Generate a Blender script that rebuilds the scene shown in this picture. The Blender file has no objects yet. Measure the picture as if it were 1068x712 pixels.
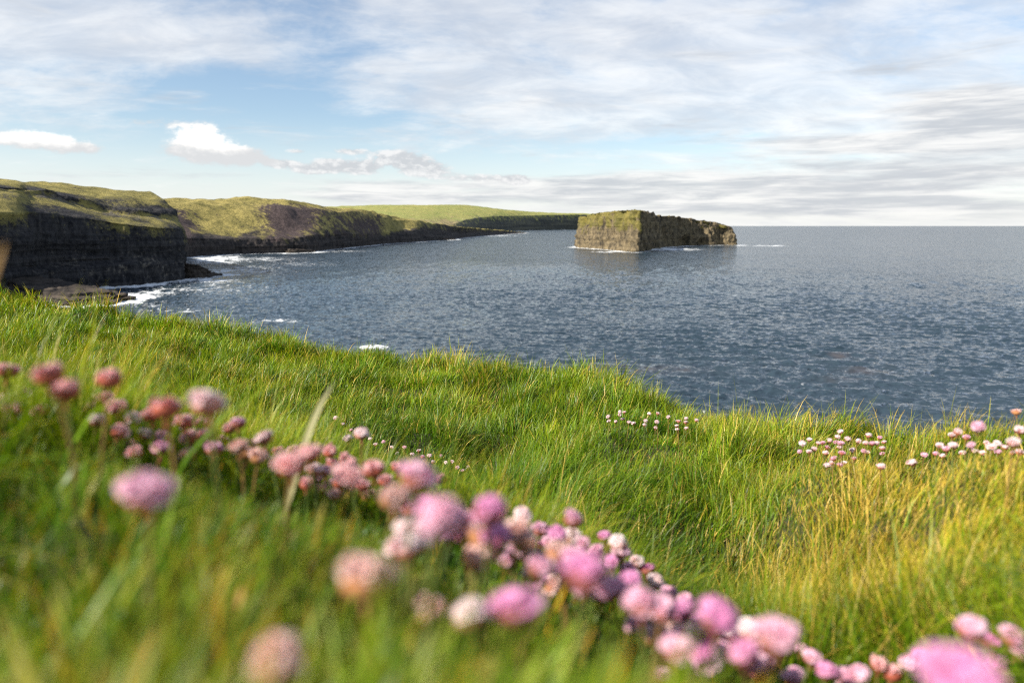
import bpy, math, random
import numpy as np
from mathutils import Vector, Quaternion
random.seed(7)
rng = np.random.default_rng(11)
S = bpy.context.scene
R = math.radians
COL = S.collection

# ------------------------------------------------------------------ camera, sky, sun, exposure
FPX, CX, CY, HOR = 712.0, 534.0, 356.0, 235.6      # focal length and horizon of the photograph in its pixels
PITCH = math.atan((CY - HOR) / FPX)
CAMZ = 30.0                                        # eye height above the sea
cam = bpy.data.cameras.new('camera'); camo = bpy.data.objects.new('camera', cam); COL.objects.link(camo)
camo.location = (0, 0, CAMZ); camo.rotation_euler = (R(90) - PITCH, 0, 0)
cam.sensor_width = 36; cam.lens = 24.0; cam.clip_start = 0.01; cam.clip_end = 200000
cam.dof.use_dof = True; cam.dof.focus_distance = 5.0; cam.dof.aperture_fstop = 2.5; cam.dof.aperture_blades = 9
S.camera = camo

SUN_EL, SUN_AZ = R(37), R(242)                     # azimuth clockwise from +Y
SUN_STRENGTH, SKY_STRENGTH, EXPOSURE = 5.0, 0.092, 0.78
sl = bpy.data.lights.new('sun', 'SUN'); so = bpy.data.objects.new('sun', sl); COL.objects.link(so)
sl.energy = SUN_STRENGTH; sl.angle = R(0.5); sl.color = (1.0, 0.93, 0.82)
to_sun = Vector((math.sin(SUN_AZ) * math.cos(SUN_EL), math.cos(SUN_AZ) * math.cos(SUN_EL), math.sin(SUN_EL)))
so.rotation_mode = 'QUATERNION'; so.rotation_quaternion = to_sun.to_track_quat('Z', 'Y'); so.location = (0, 0, 400)
S.view_settings.view_transform = 'Standard'; S.view_settings.look = 'None'
S.view_settings.exposure = EXPOSURE; S.view_settings.gamma = 1; S.view_settings.use_curve_mapping = False
S.cycles.max_bounces = 8; S.cycles.transparent_max_bounces = 8; S.cycles.use_denoising = False; S.cycles.use_adaptive_sampling = False; S.cycles.filter_width = 1.15


def ray(u, v):
    a, b = (u - CX) / FPX, (CY - v) / FPX
    return np.array([a, math.cos(PITCH) + b * math.sin(PITCH), -math.sin(PITCH) + b * math.cos(PITCH)])


def at(u, v, Y):
    d = ray(u, v); p = d * (Y / d[1]); p[2] += CAMZ
    return p


def sea_at(u, v):
    d = ray(u, v); t = CAMZ / -d[2]
    return np.array([d[0] * t, d[1] * t, 0.0])


def azel(u, v):
    d = ray(u, v)
    return math.degrees(math.atan2(d[0], d[1])), math.degrees(math.atan2(d[2], math.hypot(d[0], d[1])))


# ------------------------------------------------------------------ node helpers
class NT:
    def __init__(s, tree):
        s.t = tree; s.n = tree.nodes; s.l = tree.links; s.n.clear()

    def new(s, typ, **kw):
        nd = s.n.new(typ)
        for k, v in kw.items(): setattr(nd, k, v)
        return nd

    def put(s, sock, v):
        if hasattr(v, 'is_linked'): s.l.new(v, sock)
        elif v is not None:
            if hasattr(sock.default_value, '__len__') and not hasattr(v, '__len__'): v = [v] * len(sock.default_value)
            if hasattr(v, '__len__') and len(sock.default_value) == 4 and len(v) == 3: v = (*v, 1)
            sock.default_value = v

    def m(s, op, a, b=None, c=None, clamp=False):
        nd = s.new('ShaderNodeMath', operation=op, use_clamp=clamp)
        for i, x in enumerate((a, b, c)):
            if x is not None: s.put(nd.inputs[i], x)
        return nd.outputs[0]

    def mix(s, f, a, b, blend='MIX'):
        nd = s.new('ShaderNodeMix', data_type='RGBA', blend_type=blend)
        s.put(nd.inputs[0], f); s.put(nd.inputs[6], a); s.put(nd.inputs[7], b)
        return nd.outputs[2]

    def sstep(s, x, lo, hi, a=0.0, b=1.0):
        nd = s.new('ShaderNodeMapRange', interpolation_type='SMOOTHSTEP')
        s.put(nd.inputs[0], x)
        for i, v in enumerate((lo, hi, a, b)): s.put(nd.inputs[i + 1], v)
        return nd.outputs[0]

    def noise(s, vec, scale, detail=6, rough=0.55, dist=0.0, out=0):
        nd = s.new('ShaderNodeTexNoise')
        if vec is not None: s.put(nd.inputs['Vector'], vec)
        s.put(nd.inputs['Scale'], scale); s.put(nd.inputs['Detail'], detail)
        s.put(nd.inputs['Roughness'], rough); s.put(nd.inputs['Distortion'], dist)
        return nd.outputs[out]

    def mapping(s, vec, loc=(0, 0, 0), rot=(0, 0, 0), scale=(1, 1, 1)):
        nd = s.new('ShaderNodeMapping')
        s.put(nd.inputs[0], vec); nd.inputs[1].default_value = loc
        nd.inputs[2].default_value = rot; nd.inputs[3].default_value = scale
        return nd.outputs[0]

    def xyz(s, x, y, z):
        nd = s.new('ShaderNodeCombineXYZ')
        for i, v in enumerate((x, y, z)): s.put(nd.inputs[i], v)
        return nd.outputs[0]

    def ramp(s, f, stops):
        nd = s.new('ShaderNodeValToRGB'); cr = nd.color_ramp
        while len(cr.elements) < len(stops): cr.elements.new(0.5)
        for e, (p, c) in zip(cr.elements, stops): e.position = p; e.color = (*c, 1)
        s.put(nd.inputs[0], f)
        return nd.outputs[0]


def material(name):
    m = bpy.data.materials.new(name); m.use_nodes = True
    return m, NT(m.node_tree)


# ------------------------------------------------------------------ world: clear sky with a veil of cloud and small cumulus
def make_world():
    w = bpy.data.worlds.new('World'); S.world = w; w.use_nodes = True
    t = NT(w.node_tree)
    sky = t.new('ShaderNodeTexSky', sky_type='NISHITA', sun_disc=False, sun_elevation=SUN_EL, sun_rotation=SUN_AZ)
    sky.air_density = 1.0; sky.dust_density = 0.6; sky.ozone_density = 1.2; sky.altitude = 30
    d = t.new('ShaderNodeTexCoord').outputs['Generated']
    sp = t.new('ShaderNodeSeparateXYZ'); t.l.new(d, sp.inputs[0]); x, y, z = sp.outputs
    az = t.m('MULTIPLY', t.m('ARCTAN2', x, y), 57.2958)
    el = t.m('MULTIPLY', t.m('ARCSINE', z), 57.2958)

    def blob(u, v, ru, rv):
        a0, e0 = azel(u, v); a1, _ = azel(u + ru, v); _, e1 = azel(u, v - rv)
        p = t.m('POWER', t.m('DIVIDE', t.m('SUBTRACT', az, a0), abs(a1 - a0)), 2)
        q = t.m('POWER', t.m('DIVIDE', t.m('SUBTRACT', el, e0), abs(e1 - e0)), 2)
        return t.m('EXPONENT', t.m('MULTIPLY', t.m('ADD', p, q), -1))

    def total(items):
        acc = None
        for (u, v, ru, rv, wgt) in items:
            b = t.m('MULTIPLY', blob(u, v, ru, rv), wgt)
            acc = b if acc is None else t.m('ADD', acc, b)
        return acc
    zz = t.m('ADD', t.m('MAXIMUM', z, 0), 0.24)
    plane = t.xyz(t.m('DIVIDE', x, zz), t.m('DIVIDE', y, zz), 0.0)
    # the high veil, seen in perspective on its flat layer
    n1 = t.noise(t.mapping(plane, (3.1, 1.7, 0), (0, 0, R(-24)), (0.8, 1.15, 1)), 1.9, 12, 0.62, 0.45)
    n1b = t.noise(t.mapping(plane, (8.1, 4.7, 0), (0, 0, R(-20)), (1.0, 1.5, 1)), 7.5, 10, 0.64, 0.3)
    cov = t.m('ADD', t.m('MULTIPLY', n1, 0.95), t.m('MULTIPLY', n1b, 0.42))
    bias = total([(90, 35, 240, 55, .34), (40, 110, 130, 26, .10), (560, 110, 190, 45, .24), (760, 40, 260, 60, .40), (980, 120, 240, 60, .36),
                  (430, 20, 160, 40, .12), (1040, 180, 330, 24, .22), (235, 100, 95, 30, -.46), (120, 165, 220, 22, -.12),
                  (520, 175, 90, 12, -.30), (700, 152, 130, 9, -.22), (300, 165, 140, 30, -.20), (870, 168, 90, 7, -.15), (330, 60, 55, 40, -.18)])
    veil = t.sstep(t.m('ADD', cov, bias), 0.56, 0.94)
    vt = t.sstep(t.noise(t.mapping(plane, (1, 9, 0), (0, 0, R(-20)), (0.8, 1.3, 1)), 4.0, 9, 0.62, 0.4), 0.30, 0.72)
    dens = t.sstep(t.m('ADD', cov, bias), 0.85, 1.45)
    veil_c = t.mix(vt, (4.7, 4.85, 5.15), (7.25, 7.1, 6.85))
    # low grey banks along the horizon
    sxy = t.xyz(t.m('MULTIPLY', az, 0.045), t.m('MULTIPLY', el, 0.33), 3.3)
    n2 = t.noise(sxy, 1.5, 8, 0.6, 0.35)
    low_b = total([(860, 205, 330, 22, .40), (1030, 118, 130, 28, .42), (900, 150, 220, 12, .25), (640, 190, 200, 12, .28), (420, 208, 130, 9, .30), (980, 178, 150, 10, .22), (1000, 145, 150, 9, .2), (60, 205, 140, 14, -.2)])
    low = t.sstep(t.m('ADD', n2, low_b), 0.54, 0.80)
    n2c = t.noise(t.mapping(sxy, (4, 2, 1), (0, 0, 0), (1.6, 2.2, 1)), 1.8, 8, 0.6, 0.3)
    low_c = t.mix(t.sstep(n2c, 0.36, 0.66), (3.7, 3.9, 4.2), (6.3, 6.25, 6.15))
    # cumulus puffs
    cxy = t.xyz(t.m('MULTIPLY', az, 0.30), t.m('MULTIPLY', el, 0.55), 0.7)
    n3 = t.noise(cxy, 2.3, 10, 0.64, 0.1)
    n3f = t.noise(cxy, 0.8, 4, 0.5)
    puffs = [(210, 148, 29, 19, 1.1), (236, 160, 38, 10, .9), (262, 167, 36, 8, .75), (180, 157, 22, 8, .5), (52, 150, 42, 11, .85), (8, 143, 32, 9, .85), (90, 155, 22, 6, .5), (160, 128, 40, 7, .42)]
    greys = [(345, 173, 20, 7, .95), (378, 175, 18, 7, .95), (322, 178, 16, 4.5, .7), (292, 171, 20, 5, .75), (418, 165, 26, 8, .95), (442, 176, 26, 8, .9), (365, 158, 20, 4, .5), (310, 158, 12, 3, .45), (540, 188, 15, 6, .62), (500, 186, 45, 5, .52)]
    pt = total(puffs); gt = total(greys)
    pw = t.m('ADD', pt, t.m('MULTIPLY', t.m('MULTIPLY', t.m('SUBTRACT', n3, 0.5), 2.2), t.m('MULTIPLY', pt, 1.7, clamp=True)))
    gw = t.m('ADD', gt, t.m('MULTIPLY', t.m('MULTIPLY', t.m('SUBTRACT', n3, 0.5), 2.0), t.m('MULTIPLY', gt, 2.0, clamp=True)))
    puff = t.sstep(pw, 0.26, 0.82)
    grey = t.m('MULTIPLY', t.sstep(gw, 0.16, 0.52), 0.92)
    lit = t.sstep(t.m('ADD', total([(206, 142, 36, 15, 1), (40, 142, 60, 10, .9), (245, 152, 24, 8, .5), (540, 186, 20, 8, 1)]), t.m('ADD', t.m('MULTIPLY', t.m('SUBTRACT', n3, .5), 1.6), t.m('MULTIPLY', t.m('SUBTRACT', n3f, .5), .8))), 0.05, 0.95)
    puff_c = t.mix(lit, (4.75, 4.85, 4.95), (8.0, 7.8, 7.5))
    grey_c = t.mix(t.sstep(n3, 0.42, 0.62), (4.1, 4.25, 4.45), (6.0, 6.0, 6.0))
    # whitish air low over the sea
    pale = t.sstep(el, -1.0, 9.0, 0.70, 0.0)
    c = t.mix(pale, sky.outputs[0], (5.95, 6.15, 6.6))
    c = t.mix(t.m('MULTIPLY', veil, t.m('ADD', 0.62, t.m('MULTIPLY', dens, 0.36))), c, veil_c)
    c = t.mix(t.m('MULTIPLY', low, 0.86), c, low_c)
    c = t.mix(grey, c, grey_c)
    c = t.mix(puff, c, puff_c)
    bg = t.new('ShaderNodeBackground'); t.put(bg.inputs[0], c); bg.inputs[1].default_value = SKY_STRENGTH
    o = t.new('ShaderNodeOutputWorld'); t.l.new(bg.outputs[0], o.inputs[0])


make_world()

# ------------------------------------------------------------------ numpy noise and mesh helpers
_perm = np.random.default_rng(5).permutation(256); _perm = np.concatenate([_perm, _perm, _perm])
_grad = np.random.default_rng(6).normal(size=(256, 3)); _grad /= np.linalg.norm(_grad, axis=1)[:, None]


def pnoise(p):
    p = np.asarray(p, float); i = np.floor(p).astype(np.int64); f = p - i; i &= 255
    w = f * f * f * (f * (f * 6 - 15) + 10); out = 0
    for dx in (0, 1):
        for dy in (0, 1):
            for dz in (0, 1):
                h = _perm[_perm[_perm[i[..., 0] + dx] + i[..., 1] + dy] + i[..., 2] + dz]
                g = _grad[h]
                d = g[..., 0] * (f[..., 0] - dx) + g[..., 1] * (f[..., 1] - dy) + g[..., 2] * (f[..., 2] - dz)
                out = out + d * (w[..., 0] if dx else 1 - w[..., 0]) * (w[..., 1] if dy else 1 - w[..., 1]) * (w[..., 2] if dz else 1 - w[..., 2])
    return out * 1.5


def fbm(p, o=4, gain=0.5):
    p = np.asarray(p, float); s = 0; a = 1.0
    for k in range(o):
        s = s + a * pnoise(p * 2.0 ** k + 17.3 * k); a *= gain
    return s


def P3(x, y, z=0.0):
    x, y, z = np.broadcast_arrays(x, y, z)
    return np.stack([x, y, z], -1).astype(float)


def sst(x, a, b):
    t = np.clip((x - a) / (b - a), 0, 1)
    return t * t * (3 - 2 * t)


def build(name, V, F, mat, parent=None, attrs=None, smooth=True):
    """F: (n,4) or (n,3) index array, or a list of such arrays."""
    me = bpy.data.meshes.new(name)
    Fs = F if isinstance(F, list) else [F]
    V = np.ascontiguousarray(V, np.float32)
    me.vertices.add(len(V)); me.vertices.foreach_set('co', V.ravel())
    tot = np.concatenate([np.full(len(f), f.shape[1], np.int32) for f in Fs])
    idx = np.concatenate([f.ravel() for f in Fs]).astype(np.int32)
    me.loops.add(len(idx)); me.loops.foreach_set('vertex_index', idx)
    me.polygons.add(len(tot))
    st = np.zeros(len(tot), np.int32); st[1:] = np.cumsum(tot)[:-1]
    me.polygons.foreach_set('loop_start', st)
    try: me.polygons.foreach_set('loop_total', tot)
    except Exception: pass
    me.polygons.foreach_set('use_smooth', np.full(len(tot), smooth, bool))
    for an, av in (attrs or {}).items():
        av = np.ascontiguousarray(av, np.float32)
        if av.ndim == 2:
            if av.shape[1] == 3: av = np.concatenate([av, np.ones((len(av), 1), np.float32)], 1)
            a = me.attributes.new(an, 'FLOAT_COLOR', 'POINT'); a.data.foreach_set('color', av.ravel())
        else:
            a = me.attributes.new(an, 'FLOAT', 'POINT'); a.data.foreach_set('value', av)
    me.update(calc_edges=True); me.validate()
    me.materials.append(mat)
    if name is None: return me
    o = bpy.data.objects.new(name, me); COL.objects.link(o)
    if parent: o.parent = parent
    return o


def gridF(nu, nv, wrap=False):
    """quads of a grid whose vertex index is i*nv+j"""
    i = np.arange(nu if wrap else nu - 1)[:, None]; j = np.arange(nv - 1)[None]
    a = i * nv + j; b = ((i + 1) % nu) * nv + j
    return np.stack([a, b, b + 1, a + 1], -1).reshape(-1, 4)


def tag(o, label, cat=None, group=None, kind=None):
    o['label'] = label
    if cat: o['category'] = cat
    if group: o['group'] = group
    if kind: o['kind'] = kind
    return o


# ------------------------------------------------------------------ materials of the coast
def coast_material(name, rock_a, rock_b, grass_a, grass_b, bare, size, bump=1.0, band=0.6):
    """attribute mask: r turf, g bare soil; size = metres of the main rock detail"""
    m, t = material(name)
    at_ = t.new('ShaderNodeAttribute', attribute_name='mask'); sp = t.new('ShaderNodeSeparateColor'); t.l.new(at_.outputs[0], sp.inputs[0])
    pos = t.new('ShaderNodeNewGeometry').outputs['Position']
    n = t.noise(pos, 1.0 / size, 9, 0.62)
    nb = t.noise(pos, 0.22 / size, 5, 0.55)
    st = t.noise(t.mapping(pos, (0, 0, 0), (0, R(4), 0), (0.03 / size, 0.03 / size, 1.5 / size)), 1.0, 6, 0.6)
    nf = t.noise(pos, 4.0 / size, 6, 0.65)
    sk = t.noise(t.mapping(pos, (3, 5, 1), (0, 0, 0), (1.1 / size, 1.1 / size, .16 / size)), 1.0, 7, 0.66, .5)
    rc = t.mix(t.sstep(t.m('ADD', t.m('MULTIPLY', st, band), t.m('ADD', t.m('MULTIPLY', n, .4 - band * .4), t.m('MULTIPLY', sk, .6 - band * .6))), 0.38, 0.62), rock_a, rock_b)
    gc = t.mix(t.sstep(t.m('ADD', t.m('MULTIPLY', n, .5), t.m('MULTIPLY', nb, .5)), 0.38, 0.62), grass_a, grass_b)
    gc = t.mix(t.m('MULTIPLY', t.sstep(nf, 0.48, 0.70), .6), gc, (0.15, 0.11, 0.05))
    gc = t.mix(t.m('MULTIPLY', t.sstep(t.noise(pos, 1.3 / size, 7, .7), 0.54, 0.66), .75), gc, tuple(.7 * q for q in grass_b))
    gm = t.sstep(t.m('ADD', sp.outputs[0], t.m('MULTIPLY', t.m('SUBTRACT', t.m('ADD', t.m('MULTIPLY', n, .6), t.m('MULTIPLY', nf, .4)), 0.5), 1.5)), 0.40, 0.60)
    bm_ = t.sstep(t.m('ADD', sp.outputs[1], t.m('MULTIPLY', t.m('SUBTRACT', t.m('ADD', t.m('MULTIPLY', n, .6), t.m('MULTIPLY', nb, .4)), 0.5), 2.6)), 0.36, 0.64)
    bc = t.mix(t.sstep(t.m('ADD', t.m('MULTIPLY', nf, .4), t.m('MULTIPLY', sk, .6)), .38, .62), tuple(c * .55 for c in bare), tuple(c * 1.4 for c in bare))
    c = t.mix(bm_, t.mix(gm, rc, gc), bc)
    b = t.new('ShaderNodeBsdfPrincipled'); t.put(b.inputs['Base Color'], c)
    b.inputs['Roughness'].default_value = 0.9; b.inputs['Specular IOR Level'].default_value = 0.2
    h = t.m('ADD', t.m('MULTIPLY', n, 0.6), t.m('ADD', t.m('MULTIPLY', nf, 0.35), t.m('MULTIPLY', st, 0.2 + 0.8 * band)))
    bp = t.new('ShaderNodeBump'); bp.inputs['Strength'].default_value = 0.9; bp.inputs['Distance'].default_value = size * 0.35 * bump
    t.l.new(h, bp.inputs['Height']); t.l.new(bp.outputs[0], b.inputs['Normal'])
    o = t.new('ShaderNodeOutputMaterial'); t.l.new(b.outputs[0], o.inputs[0])
    return m


DARK_CLIFF = coast_material('dark_slate_cliff', (0.008, 0.009, 0.012), (0.060, 0.057, 0.057), (0.34, 0.285, 0.09), (0.14, 0.128, 0.04), (0.13, 0.115, 0.095), 2.2, 1.8, 0.34)
BAY_CLIFF = coast_material('bay_cliff', (0.013, 0.012, 0.013), (0.085, 0.072, 0.064), (0.40, 0.325, 0.105), (0.155, 0.14, 0.04), (0.078, 0.057, 0.053), 4.0, 1.8, 0.4)
FAR_CLIFF = coast_material('far_cliff', (0.045, 0.048, 0.044), (0.13, 0.125, 0.09), (0.24, 0.27, 0.075), (0.34, 0.31, 0.10), (0.30, 0.24, 0.12), 22.0)
STACK_ROCK = coast_material('stack_rock', (0.036, 0.031, 0.023), (0.225, 0.175, 0.10), (0.21, 0.175, 0.045), (0.095, 0.09, 0.024), (0.19, 0.16, 0.10), 5.0, 1.5, 0.16)
SHELF_ROCK = coast_material('shelf_rock', (0.022, 0.019, 0.017), (0.10, 0.08, 0.063), (0.09, 0.10, 0.03), (0.06, 0.07, 0.02), (0.12, 0.10, 0.08), 1.6)


def catmull(C, n):
    """C (k,...) control rows to n rows, parametrised uniformly by index"""
    k = len(C); t = np.linspace(0, k - 1, n); i = np.minimum(t.astype(int), k - 2); f = (t - i).reshape(-1, *([1] * (C.ndim - 1)))
    p0 = C[np.maximum(i - 1, 0)]; p1 = C[i]; p2 = C[i + 1]; p3 = C[np.minimum(i + 2, k - 1)]
    m1 = (p2 - p0) * 0.4; m2 = (p3 - p1) * 0.4
    f2, f3 = f * f, f * f * f
    return (2 * f3 - 3 * f2 + 1) * p1 + (f3 - 2 * f2 + f) * m1 + (-2 * f3 + 3 * f2) * p2 + (f3 - f2) * m2


def rows_to(C, counts):
    """C (n,rows,...) linear between rows with counts[i] steps between row i and i+1"""
    out = []
    for r, c in enumerate(counts):
        for s in range(c):
            f = s / c; out.append(C[:, r] * (1 - f) + C[:, r + 1] * f)
    out.append(C[:, -1])
    return np.stack(out, 1)


def normals(Vg, wrap=False):
    if wrap: du = np.roll(Vg, -1, 0) - np.roll(Vg, 1, 0)
    else: du = np.gradient(Vg, axis=0)
    dv = np.gradient(Vg, axis=1)
    n = np.cross(du, dv); n /= np.linalg.norm(n, axis=-1)[..., None] + 1e-9
    return n


def beds(z, seed, thick):
    """resistance of each rock bed: a step-like function of height"""
    q = z / thick; i = np.floor(q); f = q - i
    h = lambda k: np.modf(np.abs(np.sin(k * 12.9898 + seed) * 43758.5453))[0]
    return h(i) * (1 - sst(f, .75, 1)) + h(i + 1) * sst(f, .75, 1)


COASTS = []


def headland(name, pts, grass, bare, ncol, counts, mat, rough, bed, label, dip=(0, 0), out_sign=1, fold=0.9):
    C = np.array(pts, float)                         # (stations, rows, 3)
    COASTS.append(catmull(C[:, 1, :2].copy(), 160))
    A = np.zeros((*C.shape[:2], 2)); A[..., 0] = grass; A[..., 1] = bare
    G = catmull(C, ncol); Am = catmull(A, ncol)
    V = rows_to(G, counts); M = rows_to(Am, counts)
    n = normals(V) * out_sign
    zz = V[..., 2] + dip[0] * V[..., 0] + dip[1] * V[..., 1]
    rock = 1 - sst(M[..., 0], 0.2, 0.8)
    steep = np.clip(1 - np.abs(n[..., 2]), 0, 1)
    under = sst(V[..., 2], -3, 0)
    d = (beds(zz + 0.35 * bed * fbm(V / (8 * bed), 2), 1.3, bed) - .5) * 1.5 * rough * (.35 + 1.3 * np.abs(fbm(V / (7 * rough) * [1, 1, .4], 2))) + (beds(zz, 7.1, bed * 3.1) - .5) * 1.3 * rough + fbm(V / (6 * rough) * [1, 1, 0.55], 6, .6) * 1.35 * rough
    d += (np.abs(fbm(V / (18 * rough) * [1, 1, 0.25], 3)) - .25) * 2.2 * rough
    V = V + n * (d * rock * (0.25 + 0.75 * steep) * under)[..., None]
    V[..., 2] += (1 - rock) * (fbm(P3(V[..., 0], V[..., 1]) / (22 * rough), 5, .55) * .85 * rough)
    up = sst(np.maximum(M[..., 0], M[..., 1]), .25, .7)
    V = V + n * ((fbm(V / (24 * rough) * [1, 1, .35], 4, .42) * fold + (np.abs(fbm(V / (34 * rough) * [1, 1, .3], 2)) - .2) * fold * 1.6) * up)[..., None]
    M[..., 0] += fbm(V / (10 * rough), 3) * 0.34
    o = build(name, V.reshape(-1, 3), gridF(V.shape[0], V.shape[1])[:, ::(1 if out_sign > 0 else -1)], mat,
              attrs={'mask': np.concatenate([M.reshape(-1, 2), np.zeros((M[..., 0].size, 1))], 1)})
    tag(o, label, kind='structure')
    return o


def shift(p, dx, dy, dz=0): return np.array(p) + np.array([dx, dy, dz])


# near cliff on the left
def near_headland():
    sts = [  # waterline, lip, ledge back, rim, shelf back, step top, crown, skyline (u, v, metres behind the waterline)
        [(-200, 335), (-200, 318, 2), (-200, 310, 9), (-200, 213, 12), (-200, 195, 40), (-200, 188, 43), (-200, 184, 60), (-200, 178, 85)],
        [(0, 312), (0, 288, 2), (0, 281, 8), (0, 222, 11), (0, 200, 38), (0, 194, 41), (0, 191, 58), (0, 186, 85)],
        [(30, 307), (30, 284, 2), (30, 277, 8), (29, 222, 11), (29, 204, 38), (29, 198, 41), (29, 194, 58), (29, 189, 85)],
        [(60, 303), (60, 281, 2), (60, 274, 8), (61, 225.5, 11), (60, 209, 36), (60, 203, 39), (60, 198, 55), (60, 192, 82)],
        [(85, 301), (85, 280, 2), (85, 272, 7), (86, 228, 11), (85, 215, 36), (84, 209, 39), (85, 202, 55), (85, 195, 82)],
        [(112, 299), (112, 277, 2), (112, 271, 7), (110, 230.5, 10), (110, 221, 34), (108, 215, 37), (110, 206, 54), (110, 197, 80)],
        [(140, 297.5), (139, 276, 2), (139, 270, 6), (138, 234, 10), (136, 225, 32), (134, 219, 35), (134, 206, 52), (130, 198.5, 74)],
        [(165, 295), (165, 276, 2), (164, 270, 5), (164, 237, 8), (160, 229, 28), (156, 223, 30), (150, 209, 45), (143, 199.5, 66)],
        [(196, 290), (195, 277, 1), (193, 270, 3), (191, 241, 5), (187, 232, 16), (180, 223, 20), (172, 210, 30), (158, 201, 46)]]
    pts = []
    for s in sts:
        w = sea_at(*s[0]); row = [shift(w, 0, -1, -5), w] + [at(u, v, w[1] + dy) for (u, v, dy) in s[1:]]
        sk = row[-1]; row += [shift(sk, sk[0] * 110 / sk[1] - 25, 110, -3), shift(sk, sk[0] * 330 / sk[1] - 60, 330, -26)]
        pts.append(row)
    last = pts[-1]
    pts.append([shift(p, -34, 45) for p in last]); pts.append([shift(p, -150, 160) for p in last])
    g = np.array([0, 0, 0, 0, .52, .74, .20, .74, 1, 1, 1.0])
    b = np.array([0, .25, .35, .3, 0, .5, .1, .2, 0, 0, 0])
    return headland('sea_cliff', pts, g, b, 420, (3, 14, 6, 46, 26, 10, 14, 16, 14, 8), DARK_CLIFF, 2.1, 2.6,
                    'dark layered cliff with a grassy top at the left of the bay, nearest of the cliffs', dip=(0.10, 0.0))


near_headland()


def bay_headland():
    sts = [  # waterline, rim of the dark band, skyline
        [(120, 274), (120, 252, 6), (120, 209, 160)], [(165, 270.5), (165, 250, 6), (160, 208.5, 160)],
        [(195, 268.5), (194, 248, 6), (176, 208, 160)], [(216, 266.5), (216, 249, 6), (216, 207.5, 150)],
        [(253, 265), (253, 250, 7), (258, 206, 150)], [(280, 264.2), (280, 249.7, 7), (280, 207, 145)],
        [(300, 263.6), (300, 249, 8), (302, 209, 140)], [(328, 262.2), (326, 245.5, 9), (340, 215, 190)],
        [(357, 259), (357, 243, 10), (377, 219, 210)], [(380, 256.7), (380, 245.5, 10), (395, 222.5, 210)],
        [(399, 254.6), (399, 247, 10), (413, 226.5, 200)], [(416, 253.4), (414, 243, 12), (427, 229, 180)],
        [(435, 252.4), (432, 240.5, 15), (441, 231, 160)], [(460, 250.4), (458, 241.5, 20), (462, 234.6, 130)],
        [(480, 248.5), (478, 242.5, 20), (482, 236.8, 70)], [(500, 246.4), (498, 242.4, 20), (500, 238.6, 70)],
        [(522, 244.8), (521, 242.2, 20), (522, 240.3, 60)], [(543, 243.4), (541, 242.6, 15), (541, 241.8, 40)],
        [(549, 243.0), (549, 242.9, 15), (549, 242.7, 40)]]
    pts, G, B = [], [], []
    for k, s in enumerate(sts):
        w = sea_at(*s[0]); r = at(s[1][0], s[1][1], w[1] + s[1][2]); sk = at(s[2][0], s[2][1], w[1] + s[2][2])
        lip = w * .45 + r * .55 + np.array([0, -3, 0])
        q1 = r * .68 + sk * .32; q2 = r * .34 + sk * .66
        bulge = 0.05 * np.linalg.norm(sk - r)
        q1[2] += bulge * .2; q2[2] += bulge * .8
        u = s[0][0]
        scar = max(math.exp(-((u - 303) / 28) ** 2), .9 * math.exp(-((u - 371) / 20) ** 2), .9 * math.exp(-((u - 196) / 14) ** 2))
        dark = float(sst(u, 412, 470)) * .8
        q1[2] -= 3.0 * scar; q2[2] -= 2.0 * scar
        pts.append([shift(w, 2, -1, -5), w, lip, r, q1, q2, sk, shift(sk, -60, 160, -2), shift(sk, -160, 520, -22)])
        t_hi = math.exp(-((u - 300) / 30) ** 2)
        B.append([0, 0, 0, .25 + .35 * scar, max(.25, 1.15 * scar), .15 + 1.0 * t_hi + .45 * math.exp(-((u - 371) / 18) ** 2), 0, 0, 0])
        G.append([0, 0, 0, .35 * (1 - dark), .95 - .75 * dark, 1 - .75 * dark, 1 - .4 * dark, 1, 1])
    return headland('headland', pts, np.array(G), np.array(B), 620, (3, 12, 12, 26, 26, 20, 16, 8), BAY_CLIFF, 2.0, 3.4,
                    'grassy headland across the bay with dark cliff band and bare brown slopes', dip=(0.03, 0.0), fold=2.4)


bay_headland()


def far_headland():
    sts = [[(300, 248), (300, 243, 30), (300, 216.5, 1500)], [(350, 246), (350, 241, 30), (357, 215, 1500)],
           [(400, 245), (400, 240, 30), (400, 213.7, 1400)], [(440, 244), (440, 238, 30), (440, 213.8, 1300)],
           [(470, 243), (468, 235, 60), (468, 213.4, 1200)], [(492, 242.2), (488, 229, 80), (488, 214, 1100)],
           [(515, 241.3), (512, 226, 60), (522, 218, 900)], [(547, 240.2), (546, 225, 60), (557, 221, 800)],
           [(580, 239.6), (579, 224.2, 60), (585, 222.2, 700)], [(612, 239.3), (612, 224, 60), (614, 222.8, 600)],
           [(632, 239.4), (632, 228, 60), (632, 226, 500)], [(650, 239.3), (648, 236, 60), (646, 235, 400)]]
    pts, G, B = [], [], []
    for s in sts:
        w = sea_at(*s[0]); r = at(s[1][0], s[1][1], w[1] + s[1][2]); sk = at(s[2][0], s[2][1], w[1] + s[2][2])
        lip = w * .5 + r * .5 + np.array([6, -8, 0]); q = r * .5 + sk * .5; q[2] += 3
        pts.append([shift(w, 0, -2, -8), w, lip, r, q, sk, shift(sk, -100, 900, -20)])
        f = float(sst(s[0][0], 470, 500))
        G.append([0, 0, .12 * f + .1, .55, 1, 1, 1]); B.append([0, 0, 0, .8 * (1 - f), .15 * (1 - f), 0, 0])
    return headland('far_headland', pts, np.array(G), np.array(B), 420, (3, 12, 14, 26, 22, 8), FAR_CLIFF, 3.0, 12.0,
                    'long low headland of green fields ending in dark cliffs, farthest land on the horizon')


far_headland()


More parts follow.
